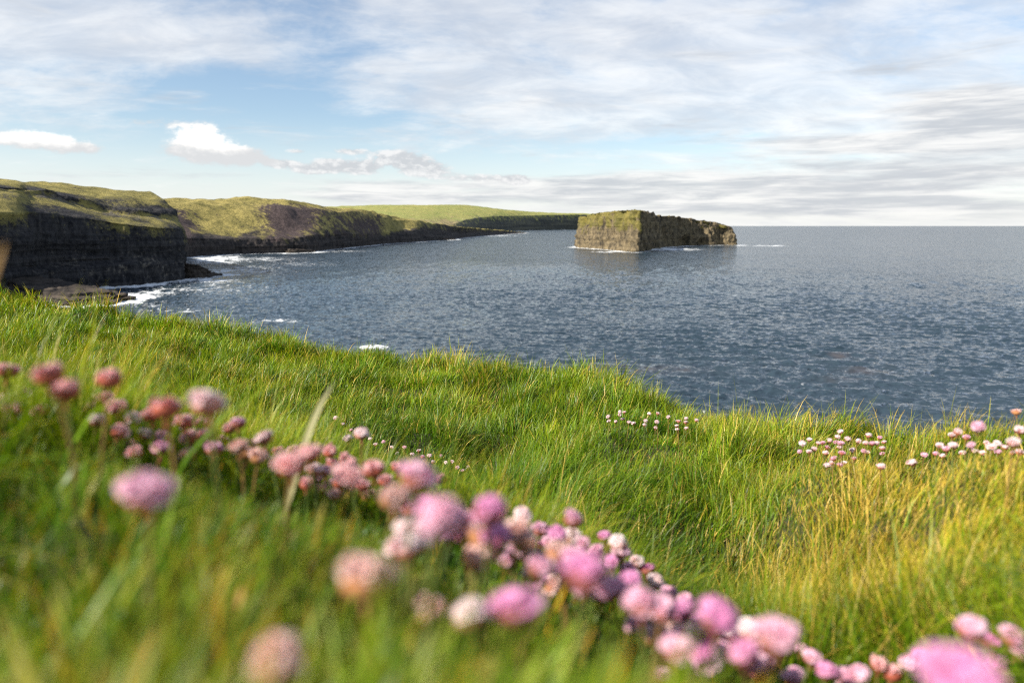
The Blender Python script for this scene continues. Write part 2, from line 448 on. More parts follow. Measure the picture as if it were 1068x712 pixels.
# ------------------------------------------------------------------ the sea stack
def sea_stack():
    w = lambda u, v: sea_at(u, v)
    sts = [((602, 258), (608, 226.5), 12), ((615, 259), (618, 223), 11), ((632, 260.4), (634, 221.3), 9), ((650, 262), (652, 220.0), 8), ((664, 263), (667, 219.4), 5),
           ((671, 261.6), (674, 220.6), 6), ((682, 259.2), (681, 224.2), 10), ((700, 257.6), (699, 225.6), 12), ((712, 256.8), (711, 226.8), 13),
           ((725, 256.3), (721, 228.2), 14), ((740, 255.9), (738, 230.2), 11), ((753, 255.7), (750, 233), 9), ((767, 255.6), (763.5, 237.5), 6)]
    ring = []
    for (wu, wv), (tu, tv), dy in sts:
        p = w(wu, wv); t = at(tu, tv, p[1] + dy); ring.append((p, t))
    A, E = ring[0], ring[-1]
    for dx, dy, z in [(-5, 55, 24), (-45, 85, 30), (-120, 80, 36)]:
        p = E[0] + np.array([dx, dy, 0]); t = p + np.array([-4, -10, 0]); t[2] = z; ring.append((p, t))
    for dx, dy, z in [(110, 190, 40), (20, 90, 41)]:
        p = A[0] + np.array([dx, dy, 0]); t = p + np.array([6, -10, 0]); t[2] = z; ring.append((p, t))
    ring = [(p, t) for p, t in ring]
    cen = np.array([205.0, 1050.0, 30.0])
    C = []
    for p, t in ring:
        lo = p * .8 + t * .2; hi = p * .25 + t * .75
        inn = t * .72 + cen * .28; inn[2] = t[2] - .6
        i2 = t * .3 + cen * .7; i2[2] = min(t[2] * .5 + 12.5, t[2] - 1.5)
        c = cen.copy(); c[2] = 22
        C.append([shift(p, 0, 0, -6), p, lo, hi, t, inn, i2, c])
    C = np.array(C); k = len(C); COASTS.append(np.concatenate([C[:, 1, :2], C[:1, 1, :2]]))
    Cw = np.concatenate([C[-3:], C, C[:4]])
    n = 560; tt = np.linspace(3, 3 + k, n, endpoint=False)
    full = catmull(Cw, (len(Cw) - 1) * 64 + 1); G = full[np.round(tt * 64).astype(int)]
    counts = (3, 12, 34, 16, 8, 8, 4); V = rows_to(G, counts)
    s = tt - 3
    g0 = np.array([0, 0, .12, .60, .76, 1, 1, 1.0]); M = rows_to(np.tile(g0, (n, 1))[..., None], counts)[..., 0]
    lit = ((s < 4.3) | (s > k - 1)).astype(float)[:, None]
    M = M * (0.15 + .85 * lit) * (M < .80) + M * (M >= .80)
    nm = normals(V, True)
    if (nm[n // 8, 20] * (V[n // 8, 20] - cen)).sum() < 0: nm = -nm; flip = True
    else: flip = False
    wall = (1 - sst(np.abs(nm[..., 2]), .5, .9))
    d = (beds(V[..., 2] + 1.5 * fbm(V / 20, 3), 4.2, 3.0) - .5) * 1.1 + fbm(V / 45, 2) * 5 + fbm(V / 15 * [1, 1, .45], 6, .62) * 5.2 + (np.abs(fbm(V / 26 * [1, 1, .15], 3)) - .25) * 8
    d *= sst(V[..., 2], -4, 2)
    # the cave in the shaded side
    arch = np.zeros_like(d)
    for s0, hw, top, dep in ((8.3, .6, 17.0, 13.0), (9.5, .35, 13.0, 9.0), (6.6, .3, 30, 6.0)):
        q = ((s[:, None] - s0) / hw) ** 2 + (np.maximum(V[..., 2], 0) / top) ** 2
        arch += dep * (1 - sst(q, .75, 1.1))
    V = V + nm * ((d - arch) * wall)[..., None]
    V[..., 2] += (1 - wall) * (fbm(P3(V[..., 0], V[..., 1]) / 16, 5, .6) * 2.4)
    M = M + fbm(V / 14, 3) * .3
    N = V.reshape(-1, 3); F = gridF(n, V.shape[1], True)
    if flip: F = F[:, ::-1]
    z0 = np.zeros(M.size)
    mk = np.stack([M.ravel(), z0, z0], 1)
    rmap = np.arange(V.shape[1])[None].repeat(n, 0).ravel()
    top_row = sum(counts[:4])
    cap = (rmap[F].min(1) >= top_row)
    def sub(name, Fs, parent):
        u, inv = np.unique(Fs, return_inverse=True)
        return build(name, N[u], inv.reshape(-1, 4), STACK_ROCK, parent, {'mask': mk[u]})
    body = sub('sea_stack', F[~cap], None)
    tag(body, 'flat topped rock island rising alone from the sea, sunlit left face and dark cave', 'rock island')
    sub('turf_cap', F[cap], body)


sea_stack()


def rock_slab(p0, p1, width, h0, h1, label, layers=3, seed=0):
    """a tilted, bedded rock shelf running from p0 to p1 on the plan, h0 and h1 metres high at its ends"""
    p0, p1 = np.array(p0[:2]), np.array(p1[:2]); d = p1 - p0; L = np.linalg.norm(d); d /= L; nrm = np.array([-d[1], d[0]])
    n, VV, FF, off = 120, [], [], 0
    ang = np.linspace(0, 2 * np.pi, n, endpoint=False)
    rad = []
    for j in range(layers):
        sc = 1 - .16 * j
        for e in (0, 1): rad.append((sc * (1 + .02 * e), (j + e * .94) / layers))
    rad += [(.55, 1.0), (.2, 1.01), (0.01, 1.01)]
    rad = [(1.03, -.6)] + rad
    rows = []
    for (sc, hf) in rad:
        ca, sa = np.cos(ang), np.sin(ang)
        a = np.sign(ca) * np.abs(ca) ** .6 * sc; b = np.sign(sa) * np.abs(sa) ** .7 * sc
        wob = 1 + .22 * fbm(P3(np.cos(ang) * 1.6 + seed, np.sin(ang) * 1.6, hf * .8), 4)
        a, b = a * wob, b * wob
        xy = (p0 + p1) / 2 + np.outer(a * L / 2, d) + np.outer(b * width / 2, nrm)
        f = np.clip(a * .5 + .5, 0, 1); z = hf * (h0 * (1 - f) + h1 * f)
        rows.append(np.column_stack([xy, z]))
    V = np.stack(rows, 1)
    V = rows_to(V, [5] * (V.shape[1] - 1))
    nn = normals(V, True)
    V += nn * (fbm(V / 4, 5, .6) * .95 * sst(V[..., 2], -1, .5))[..., None] * -1
    o = build('rock_shelf', V.reshape(-1, 3), gridF(n, V.shape[1], True)[:, ::-1], SHELF_ROCK, attrs={'mask': np.zeros((V.shape[0] * V.shape[1], 3))})
    COASTS.append(np.concatenate([V[:, 5, :2], V[:1, 5, :2]]))
    tag(o, label, kind='structure')


rock_slab(at(8, 300, 305), at(118, 316, 268), 30, 9, 2.2, 'low brown rock shelf at the foot of the near dark cliff, just behind the grass', 3, 1)
rock_slab(sea_at(190, 290), sea_at(214, 286.5), 26, 9.5, 1.2, 'jagged dark rocks running into the surf at the tip of the near cliff', 4, 5)
rock_slab(sea_at(452, 250.8), sea_at(470, 249.6), 40, 4, 1.5, 'low dark rocks at the sea edge under the bay headland', 2, 8)
rock_slab(sea_at(300, 264), sea_at(326, 262.8), 14, 4.5, 2, 'narrow brown ledge at the foot of the bay headland above the surf', 2, 11)


# ------------------------------------------------------------------ sea
def make_sea():
    azs = np.concatenate([np.linspace(-180, -46, 60), np.linspace(-45, 45, 1500), np.linspace(46, 179, 60)])
    azr = np.radians(azs)
    dep = np.concatenate([np.linspace(.28, 1.0, 60), np.linspace(1.0, 230, 820)[1:], [300, 420, 700]])    # pixels below the horizon
    r = CAMZ * FPX / dep; r = np.concatenate([[150000.0], r])
    A, Rr = np.meshgrid(azr, r, indexing='ij')
    X, Y = np.sin(A) * Rr, np.cos(A) * Rr
    dr = np.abs(np.gradient(r))[None] + 0 * A; da = 0.00105 * Rr
    Z = np.zeros_like(X); g = np.random.default_rng(3)
    main = math.radians(196)                        # the waves run towards the shore
    for k in range(72):
        lam = 1.3 * (8.0) ** g.random(); th = main + g.normal() * .5
        kx, ky = math.sin(th) * 2 * math.pi / lam, math.cos(th) * 2 * math.pi / lam
        sp = np.abs(math.sin(th)) * da + np.abs(math.cos(th)) * dr
        wgt = 1 - sst(sp / lam, .22, .48)
        ph = kx * X + ky * Y + g.random() * 6.28
        Z += wgt * 0.0150 * lam ** .72 * (1 - 2 * np.abs(np.sin(ph / 2)) ** .8 + .27)
    gust = .75 + .5 * fbm(P3(X / 90, Y / 130), 2)
    Z *= np.clip(gust, .4, 1.3) * (Rr < 20000)
    # foam round the rocks and in the wash of the cove
    pts = np.stack([X.ravel(), Y.ravel()], 1); rr = Rr.ravel()
    foam = np.zeros(len(pts)); sel = np.where((rr < 6000) & (np.abs(A.ravel()) < 0.8))[0]
    D = np.full(len(sel), 1e9)
    for c in COASTS:
        for p, q in zip(c[:-1], c[1:]):
            lo = np.minimum(p, q) - 70; hi = np.maximum(p, q) + 70
            s_ = pts[sel]; near = np.where((s_[:, 0] > lo[0]) & (s_[:, 0] < hi[0]) & (s_[:, 1] > lo[1]) & (s_[:, 1] < hi[1]))[0]
            if not len(near): continue
            v = s_[near] - p; e = q - p; t = np.clip((v @ e) / (e @ e + 1e-9), 0, 1)
            D[near] = np.minimum(D[near], np.linalg.norm(v - t[:, None] * e, axis=1))
    nz = fbm(P3(pts[sel, 0] / 26, pts[sel, 1] / 26), 4)
    wdt = 7 + 14 * np.clip(nz + .35, 0, 1.2) + rr[sel] / 260
    foam[sel] = np.clip(1.1 - D / wdt, 0, 1) * (.55 + .6 * np.clip(nz + .5, 0, 1))
    nz2 = fbm(P3(pts[sel, 0] / 9 + 3, pts[sel, 1] / 15), 4)
    for (u, v, ru, rv, st) in [(228, 270, 34, 4.5, 1.0), (214, 292, 40, 4, .75), (240, 282, 60, 5, .6), (160, 305, 46, 3, .6), (270, 270, 50, 3, .55), (310, 275, 50, 3, .4), (255, 280, 40, 4, .55), (215, 284, 22, 4, .7), (140, 316, 40, 4, .5), (185, 302, 45, 5, .5), (290, 334, 28, 3, .45),
                               (387, 361.5, 18, 2.4, 1.15), (232, 300, 60, 6, .42), (800, 256.3, 26, .9, .7), (700, 260.0, 30, 1.6, 1.1), (772, 255.8, 10, 1.0, .9), (640, 262.8, 30, .9, .7), (175, 323, 50, 4, .5), (350, 262, 45, 1.4, .5), (520, 246, 26, .9, .6)]:
        c = sea_at(u, v)[:2]; ex = abs(sea_at(u + ru, v)[0] - c[0]); ey = abs(sea_at(u, v - rv)[1] - sea_at(u, v + rv)[1]) / 2
        q = ((pts[sel, 0] - c[0] - (pts[sel, 1] - c[1]) * c[0] / c[1]) / ex) ** 2 + ((pts[sel, 1] - c[1]) / ey) ** 2
        foam[sel] = np.maximum(foam[sel], st * np.exp(-q) * np.clip(.72 + .8 * nz2, .15, 1.25))
    brown_tint = np.zeros(len(pts)); nz3 = fbm(P3(pts[sel, 0] / 4, pts[sel, 1] / 7, 4), 4)  # brown patches mixed into the water colour
    for (u, v, ru, rv) in [(880, 370, 24, 4), (905, 386, 24, 4), (885, 394, 26, 3), (690, 384, 50, 3.5), (640, 380, 20, 3)]:
        c = sea_at(u, v)[:2]; ex = abs(sea_at(u + ru, v)[0] - c[0]); ey = abs(sea_at(u, v - rv)[1] - sea_at(u, v + rv)[1]) / 2
        q = ((pts[sel, 0] - c[0] - (pts[sel, 1] - c[1]) * c[0] / c[1]) / ex) ** 2 + ((pts[sel, 1] - c[1]) / ey) ** 2
        brown_tint[sel] = np.maximum(brown_tint[sel], np.exp(-q) * np.clip(.6 + 1.1 * nz3, 0, 1))
    Z += .5 * (foam.reshape(Z.shape) > .5) * np.clip(fbm(P3(X / 5, Y / 5), 3), 0, 1)
    V = np.stack([X, Y, Z], -1).reshape(-1, 3)
    m, t = material('sea_water')
    pos = t.new('ShaderNodeNewGeometry').outputs['Position']
    fa = t.new('ShaderNodeAttribute', attribute_name='foam').outputs['Fac']
    mp = t.mapping(pos, (0, 0, 0), (0, 0, R(14)), (.55, 1.0, 1))
    c = t.noise(mp, .05, 3, .5); w2 = t.noise(mp, .012, 4, .55)

    def slopes(vec, scale, detail, rough, k):
        nd = t.noise(vec, scale, detail, rough, .25, out=1)
        v = t.new('ShaderNodeVectorMath', operation='MULTIPLY_ADD'); t.l.new(nd, v.inputs[0])
        v.inputs[1].default_value = (k, k, 0); v.inputs[2].default_value = (-k / 2, -k / 2, 0)
        return v.outputs[0]

    def vadd(p, q):
        v = t.new('ShaderNodeVectorMath', operation='ADD'); t.l.new(p, v.inputs[0]); t.l.new(q, v.inputs[1]); return v.outputs[0]
    chop = slopes(mp, 1.05, 6, .70, 2.3)
    sea_w = slopes(t.mapping(pos, (9, 4, 0), (0, 0, R(8)), (.50, .16, 1)), 1.0, 5, .66, 1.0)
    far_w = slopes(t.mapping(pos, (2, 7, 0), (0, 0, R(-6)), (.11, .020, 1)), 1.0, 5, .70, .40)
    gn = t.new('ShaderNodeNewGeometry').outputs['Normal']
    nv_ = t.new('ShaderNodeVectorMath', operation='NORMALIZE'); t.l.new(vadd(vadd(gn, chop), vadd(sea_w, far_w)), nv_.inputs[0])
    wb = t.mix(t.sstep(w2, .35, .65), (0.020, 0.036, 0.050), (0.032, 0.050, 0.066))
    wb = t.mix(t.m('MULTIPLY', t.new('ShaderNodeAttribute', attribute_name='brown_tint').outputs['Fac'], .17), wb, (.22, .125, .075))
    body = t.new('ShaderNodeBsdfDiffuse'); t.put(body.inputs[0], wb); t.l.new(nv_.outputs[0], body.inputs['Normal'])
    gl = t.new('ShaderNodeBsdfGlossy'); gl.inputs['Roughness'].default_value = .09; gl.inputs[0].default_value = (1, 1, 1, 1); t.l.new(nv_.outputs[0], gl.inputs['Normal'])
    fr = t.new('ShaderNodeFresnel'); fr.inputs['IOR'].default_value = 1.33; t.l.new(nv_.outputs[0], fr.inputs['Normal'])
    wat = t.new('ShaderNodeMixShader'); t.put(wat.inputs[0], t.m('MULTIPLY', fr.outputs[0], .90)); t.l.new(body.outputs[0], wat.inputs[1]); t.l.new(gl.outputs[0], wat.inputs[2])
    fo = t.new('ShaderNodeBsdfDiffuse'); fo.inputs[0].default_value = (.78, .80, .80, 1)
    n1 = t.noise(pos, .35, 7, .68, 1.2); n2 = t.noise(t.mapping(pos, (0, 0, 0), (0, 0, R(20)), (.22, .5, 1)), .55, 6, .65, .6)
    fm = t.sstep(t.m('ADD', fa, t.m('MULTIPLY', t.m('SUBTRACT', n1, .5), 2.4)), .34, .70)
    caps = t.sstep(t.m('ADD', n2, t.m('MULTIPLY', t.m('SUBTRACT', c, .5), .5)), .70, .78, 0, .5)
    mx = t.new('ShaderNodeMixShader'); t.put(mx.inputs[0], t.m('MAXIMUM', fm, caps))
    t.l.new(wat.outputs[0], mx.inputs[1]); t.l.new(fo.outputs[0], mx.inputs[2])
    o = t.new('ShaderNodeOutputMaterial'); t.l.new(mx.outputs[0], o.inputs[0])
    ob = build('sea', V, gridF(len(azs), len(r), True)[:, ::-1], m, attrs={'foam': foam, 'brown_tint': brown_tint})
    tag(ob, 'choppy grey blue sea with white surf along the cliffs', kind='structure')


make_sea()

# ------------------------------------------------------------------ thrift flowers of the photograph: head centre (pixels), head width, kind, label
# kinds: rose (half open, salmon red), pink, magenta, pale, tan (fading)
CUSH = 'sea thrift flowers on the near cushion'
HERO = [
    (8, 385, 19, 'rose', 'rosy thrift bud on an orange stem at the left edge of the photo'),
    (7, 416, 14, 'pale', 'small pale pink thrift bud below the orange stemmed one at the left edge'),
    (2, 439, 14, 'rose', 'salmon thrift bud cut by the left edge, lowest of the three there'),
    (50, 389, 30, 'rose', 'wide rose thrift head with a light top, behind the salmon one, near the left edge'),
    (69, 406, 28, 'rose', 'wide salmon thrift head leaning right, just below the light topped one near the left edge'),
    (32, 409, 12, 'pink', 'tiny pink thrift bud left of the wide salmon head near the left edge'),
    (42, 428, 17, 'rose', 'rose thrift bud low under the wide salmon head near the left edge'),
    (114, 394, 25, 'rose', 'round deep rose thrift head standing clear above its neighbours on the left'),
    (110, 415, 16, 'rose', 'rose thrift bud directly under the round deep rose head on the left'),
    (122, 424, 17, 'rose', 'darker rose thrift bud, second below the round deep rose head on the left'),
    (158, 431, 17, 'rose', 'rose thrift bud touching the left side of a larger deep rose head'),
    (173, 424, 27, 'rose', 'larger deep rose thrift head between the round one and the white topped one'),
    (192, 438, 17, 'rose', 'rose thrift bud between the larger deep rose head and the white topped one'),
    (217, 419, 31, 'pale', 'tall pale thrift head with a frayed white top, left of centre'),
    (210, 441, 13, 'rose', 'small rose thrift bud on the stem side of the white topped head'),
    (249, 440, 16, 'pink', 'pink thrift bud with a bright top, first to the right of the white topped head'),
    (221, 473, 14, 'rose', 'small red pink thrift bud low below the white topped head'),
    (139, 436, 16, 'pale', 'small thrift bud with a pale cap, below the round deep rose head'),
    (275, 456, 18, 'pale', 'pale salmon thrift bud left of the salmon pink pair'),
    (270, 475, 18, 'tan', 'orange tan thrift bud low to the left of the salmon pink pair'),
    (323, 471, 26, 'rose', 'salmon pink thrift head, right one of the close pair left of centre'),
    (303, 483, 28, 'rose', 'rose thrift head, left one of the close pair left of centre'),
    (155, 511, 58, 'pink', 'big blurred pink thrift head alone low on the left'),
    (377, 452, 14, 'pale', 'sharp thrift head with a white top and red base, above the others left of centre'),
    (363, 457, 9, 'pale', 'tiny pale thrift bud at the left shoulder of the sharp white topped head'),
    (363, 495, 27, 'rose', 'rose thrift head below the sharp white topped one'),
    (390, 488, 21, 'rose', 'rose thrift head between the sharp white topped one and the tall pink one'),
    (415, 486, 14, 'rose', 'small rose thrift bud just left of the tall pink head'),
    (436, 495, 36, 'pink', 'tall pink thrift head standing above the big pink mass'),
    (460, 499, 13, 'rose', 'small rose thrift bud at the right of the tall pink head'),
    (413, 518, 34, 'tan', 'soft brown and pink thrift head left of the big pink mass'),
    (459, 538, 58, 'pink', 'widest pink thrift head of the mass left of the centre'),
    (510, 532, 40, 'magenta', 'bright magenta thrift head at the right of the widest pink one'),
    (516, 558, 32, 'magenta', 'magenta thrift head tucked under the bright magenta one'),
    (545, 537, 18, 'pale', 'small pale pink thrift head right of the bright magenta one'),
    (598, 540, 21, 'pink', 'neat round pink thrift head standing alone against the green grass, at the centre'),
    (499, 580, 30, 'tan', 'pale brownish thrift head under the magenta pair'),
    (422, 570, 36, 'pale', 'pale pink thrift head beside the big dusty tan one'),
    (382, 598, 68, 'tan', 'big dusty tan and pink thrift head, very blurred, left of centre'),
    (447, 635, 36, 'tan', 'orange tan thrift bud, smaller, right of the big dusty tan head'),
    (491, 640, 46, 'pale', 'pale washed out thrift head at the left of a pink one near the bottom'),
    (537, 631, 58, 'magenta', 'big pink magenta thrift head next to the washed out one near the bottom'),
    (611, 593, 64, 'magenta', 'largest bright magenta thrift head right of centre'),
    (564, 589, 32, 'pink', 'pink thrift head at the left side of the largest magenta one'),
    (529, 583, 20, 'pink', 'small pink thrift head between the brownish one and the largest magenta one'),
    (288, 686, 84, 'tan', 'very blurred tan and pink thrift head at the bottom edge, left of centre'),
    (640, 612, 27, 'pink', 'pink thrift head touching the lower right of the largest magenta one'),
    (668, 627, 38, 'pink', 'soft pink thrift head, second to the right of the largest magenta one'),
    (691, 634, 30, 'pink', 'pink thrift head between the soft pink one and the single magenta one'),
    (715, 625, 18, 'pink', 'small pink thrift head behind the single magenta one'),
    (749, 641, 42, 'magenta', 'single magenta thrift head rising over the dark hollow right of centre'),
    (705, 674, 38, 'pink', 'pink thrift head below the single magenta one'),
    (810, 662, 48, 'pink', 'large pink thrift head right of the single magenta one'),
    (775, 680, 36, 'magenta', 'magenta thrift head low at the left of the large pink one'),
    (680, 688, 16, 'tan', 'small brown thrift bud low in front of the pink heads, right of centre'),
    (1001, 702, 84, 'magenta', 'very large blurred purple pink thrift head at the bottom right'),
    (1013, 654, 28, 'pink', 'pink thrift head just behind the very large purple pink one'),
    (1055, 662, 25, 'pink', 'pink thrift head at the bottom right edge of the photo'),
    (1034, 668, 20, 'magenta', 'small magenta thrift head between the two pink ones at the bottom right'),
]
FILL = [  # smaller heads that nothing tells apart from their neighbours, per stretch of the cushion
    ('small rose thrift bud crowded among taller heads on the left of the near cushion',
     [(94, 426, 15), (103, 439, 15), (126, 447, 13), (140, 471, 18), (170, 460, 12), (197, 455, 16), (187, 480, 15), (162, 477, 13), (104, 468, 11), (239, 446, 14),
      (249, 465, 20), (232, 458, 12), (150, 452, 12), (82, 440, 12), (60, 436, 11), (206, 466, 12), (262, 462, 13), (290, 470, 12)], ('rose', 'rose', 'tan', 'rose')),
    ('small rose thrift bud crowded round the salmon pair, left of centre',
     [(344, 470, 14), (347, 482, 14), (329, 498, 14), (310, 508, 12), (360, 478, 13), (338, 490, 15), (402, 500, 15), (378, 505, 15), (345, 505, 12), (425, 510, 14), (395, 515, 13)], ('rose', 'rose', 'pink')),
    ('small pink thrift head packed behind the largest magenta head at the centre',
     [(564, 551, 16), (581, 556, 18), (596, 559, 18), (560, 567, 15), (572, 565, 15), (630, 558, 15), (645, 566, 17), (648, 574, 17), (655, 593, 17), (675, 593, 14), (665, 585, 14),
      (608, 565, 16), (622, 573, 15), (638, 584, 16), (660, 602, 15), (583, 572, 15), (655, 620, 22), (623, 640, 14), (684, 606, 15), (698, 616, 16)], ('pink', 'magenta', 'pale', 'pink')),
    ('small pink thrift head in the row between the large pink and purple heads',
     [(847, 684, 20), (861, 698, 22), (882, 706, 22), (917, 692, 20), (896, 702, 22), (962, 684, 22), (948, 690, 18), (930, 700, 20), (835, 676, 15), (735, 655, 16), (690, 704, 22), (790, 700, 22), (830, 702, 18), (1040, 690, 20), (1062, 680, 20)],
     ('pink', 'magenta', 'pink', 'rose')),
]
def drift(line, n, half, d0, d1, seed):
    g = np.random.default_rng(seed); out = []; P = np.array(line, float)
    while len(out) < n:
        k = g.integers(len(P) - 1); f = g.random(); c = P[k] * (1 - f) + P[k + 1] * f
        u, v, d = c[0] + g.normal() * 6, c[1] + g.uniform(-half, half), g.uniform(d0, d1)
        if any(abs(u - a) < 11 and abs(v - b) < 9 for a, b, _ in out): continue
        out.append((u, v, d))
    return out


FILL.append(('pink thrift head in the thick of the drift between the taller heads, centre',
             drift([(420, 535), (500, 560), (580, 590), (660, 625), (730, 665), (830, 690)], 42, 26, 20, 33, 3), ('pink', 'magenta', 'pale', 'pink', 'tan')))
FILL.append(('pale rose thrift bud low in the row that runs from the left edge', drift([(5, 420), (60, 425), (120, 440), (230, 468), (330, 492), (400, 505)], 40, 20, 11, 18, 8), ('rose', 'pink', 'rose', 'pale', 'rose', 'tan')))
RIM = [(1060, 429, 9, 'tan', 'brownish thrift bud on the grass skyline at the right edge'), (1020, 445, 13, 'pink', 'tallest pink thrift head of the clump near the right edge'),
       (1064, 448, 10, 'pale', 'pale thrift head cut by the right edge under the brownish bud'), (1057, 461, 14, 'pale', 'widest pale thrift head of the clump at the right edge'),
       (951, 482, 8, 'pale', 'pale thrift head standing alone left of the right edge clump'), (919, 486, 8.5, 'pale', 'white topped thrift head standing alone in front of the middle clump'),
       (868, 487, 6, 'pink', 'small thrift head lowest in front of the middle clump'), (817, 506, 5.5, 'rose', 'single rose thrift bud in the grass left of the middle clump')]
RIMF = [('pale pink thrift head in the clump by the right edge',
         [(999, 450, 10), (993, 453, 8), (1013, 464, 11), (994, 464, 10), (980, 464, 8.5), (987, 468, 8), (1034, 466, 9), (1025, 472, 7.5), (1041, 471, 8), (1055, 472, 8), (1064, 471, 9),
          (976, 473, 7), (1004, 472, 7.5), (983, 475, 6.5), (964, 474, 7), (1040, 462, 9), (1029, 462, 7), (1008, 456, 8), (1048, 466, 8), (1017, 470, 7)], ('pale', 'pale', 'pink'), 'thrift clump by the right edge')]


def cluster(n, u0, u1, v0, v1, d0, d1, seed):
    g = np.random.default_rng(seed); out = []
    while len(out) < n:
        u, v = g.uniform(u0, u1), g.uniform(v0, v1)
        if ((u - (u0 + u1) / 2) / (u1 - u0) * 2) ** 2 + ((v - (v0 + v1) / 2) / (v1 - v0) * 2) ** 2 > 1: continue
        if any(abs(u - a) < d0 * .7 and abs(v - b) < d0 * .7 for a, b, _ in out): continue
        out.append((u, v, g.uniform(d0, d1)))
    return out


RIMF.append(('small pale thrift head in the middle clump under the grass skyline, right of centre', cluster(35, 826, 926, 447, 486, 5.4, 7.2, 4), ('pale', 'pink', 'pale'), 'thrift clump under the skyline'))
RIMF.append(('tiny white pink thrift head in the far strip of blooms before the sea', cluster(16, 656, 730, 430, 450, 4.4, 5.2, 5) + cluster(7, 628, 662, 428, 441, 4.3, 4.9, 6), ('pale',), 'far strip of thrift before the sea'))
RIMF.append(('tiny pale thrift head in the strip behind the tall pink head', [(u, 458 + (u - 385) * .30 + dv, d) for (u, dv, d) in
             [(386, -1, 5), (392, 3, 5), (400, -2, 5), (409, 1, 5), (414, 6, 4.6), (422, -3, 5), (430, 2, 5), (437, -4, 5), (441, 1, 5.4), (448, -2, 5), (452, 3, 5), (460, -5, 4.6), (465, 0, 5), (472, -3, 5), (477, 2, 5.2), (483, 3, 5), (488, -2, 4.6), (470, 6, 4.6), (350, -12, 4.6), (358, -8, 4.6), (366, -4, 4.6)]],
             ('pale', 'pale', 'pink'), 'far strip of thrift behind the cushion'))

HEADD = 0.0205


def head_point(u, v, d):
    if d > 32: d = 32 + (d - 32) * .62              # the blur widens the nearest heads
    return at(u, v, FPX * HEADD / d)


# ------------------------------------------------------------------ the ground: depression below the eye as a smooth surface over (azimuth, log distance)
TURF = 0.085                                       # mean grass canopy over the soil
ctrl = []                                          # (az, ln r, z/r)


def add_ctrl(p, drop):
    x, y, z = p; r = math.hypot(x, y); ctrl.append((math.atan2(x, y), math.log(r), (z - CAMZ - drop) / r))


EDGE = [(-420, 276, 9.5), (-200, 280, 8.5), (-60, 286, 7.6), (0, 293, 7.2), (60, 307, 7.2), (110, 319, 7.0), (140, 323, 6.8), (200, 331, 6.8), (240, 328, 6.8), (262, 336, 6.6), (330, 350, 6.4), (372, 362, 6.2), (400, 372, 6.0),
        (440, 373, 5.8), (490, 368, 5.5), (540, 376, 5.2), (600, 385, 4.9), (640, 392, 4.7), (700, 406, 4.3), (760, 423, 3.8), (800, 433, 3.5), (850, 437, 3.1), (900, 437, 2.9), (1000, 437, 2.35), (1068, 430, 2.0), (1200, 426, 1.8), (1500, 420, 1.7)]
for u, v, Y in EDGE: add_ctrl(at(u, v + 5.5, Y), .10)
for u, v, Y in [(0, 345, 4.6), (100, 368, 4.2), (200, 380, 4.2), (300, 392, 3.9), (330, 432, 3.4), (390, 425, 3.6), (440, 440, 3.5), (450, 480, 2.9), (520, 470, 3.0), (600, 430, 3.6), (600, 500, 2.5), (670, 470, 2.9), (560, 520, 2.4),
                (690, 560, 2.15), (760, 600, 2.0), (740, 520, 2.3), (850, 500, 2.0), (850, 580, 1.65), (950, 520, 1.75), (950, 600, 1.35), (1060, 520, 1.5), (1060, 600, 1.15), (880, 660, 1.5), (780, 640, 1.9), (720, 590, 2.0), (850, 640, 1.65), (1200, 560, 1.15),
                (-150, 350, 4.2), (-150, 400, 2.6), (30, 400, 2.7), (150, 420, 2.6), (260, 440, 2.6), (-300, 420, 2.4), (350, 470, 2.5), (430, 510, 2.2), (550, 560, 1.8), (640, 600, 1.7)]:
    add_ctrl(at(u, v, Y), .13)
for h in HERO: add_ctrl(head_point(*h[:3]), .10)
for lab, L, k in FILL:
    for u, v, d in L: add_ctrl(head_point(u, v, d), .10)
for h in RIM: add_ctrl(head_point(*h[:3]), .14)
for lab, L, k, gname in RIMF:
    for u, v, d in L[::2]: add_ctrl(head_point(u, v, d), .12)
for u, v, Y in [(20, 640, .36), (120, 660, .34), (60, 560, .45), (230, 560, .5), (450, 720, .30), (600, 740, .32), (750, 760, .38), (880, 760, .42), (-150, 520, .55), (-150, 700, .4), (1250, 740, .35), (1180, 640, .6)]:
    add_ctrl(at(u, v, Y), .05)
ctrl = np.array(ctrl)
SC = np.array([1.0, .55])


def rbf_fit(c, lam):
    X = c[:, :2] * SC; d = np.linalg.norm(X[:, None] - X[None], axis=2)
    n = len(X); Pm = np.column_stack([np.ones(n), X])
    K = np.block([[-d + lam * np.eye(n), Pm], [Pm.T, np.zeros((3, 3))]])
    sol = np.linalg.lstsq(K, np.concatenate([c[:, 2], np.zeros(3)]), rcond=None)[0]
    return X, sol[:n], sol[n:]


RX, RW, RA = rbf_fit(ctrl, 0.07)
eaz = np.array([math.atan2(*at(u, v, Y)[:2]) for u, v, Y in EDGE]); er = np.array([math.hypot(*at(u, v, Y)[:2]) for u, v, Y in EDGE])


def edge_r(az):
    e = np.interp(az, eaz, er)
    e = e + sst(-az, 0.75, 1.7) * 150 + sst(az, 1.15, 2.2) * 200
    return e


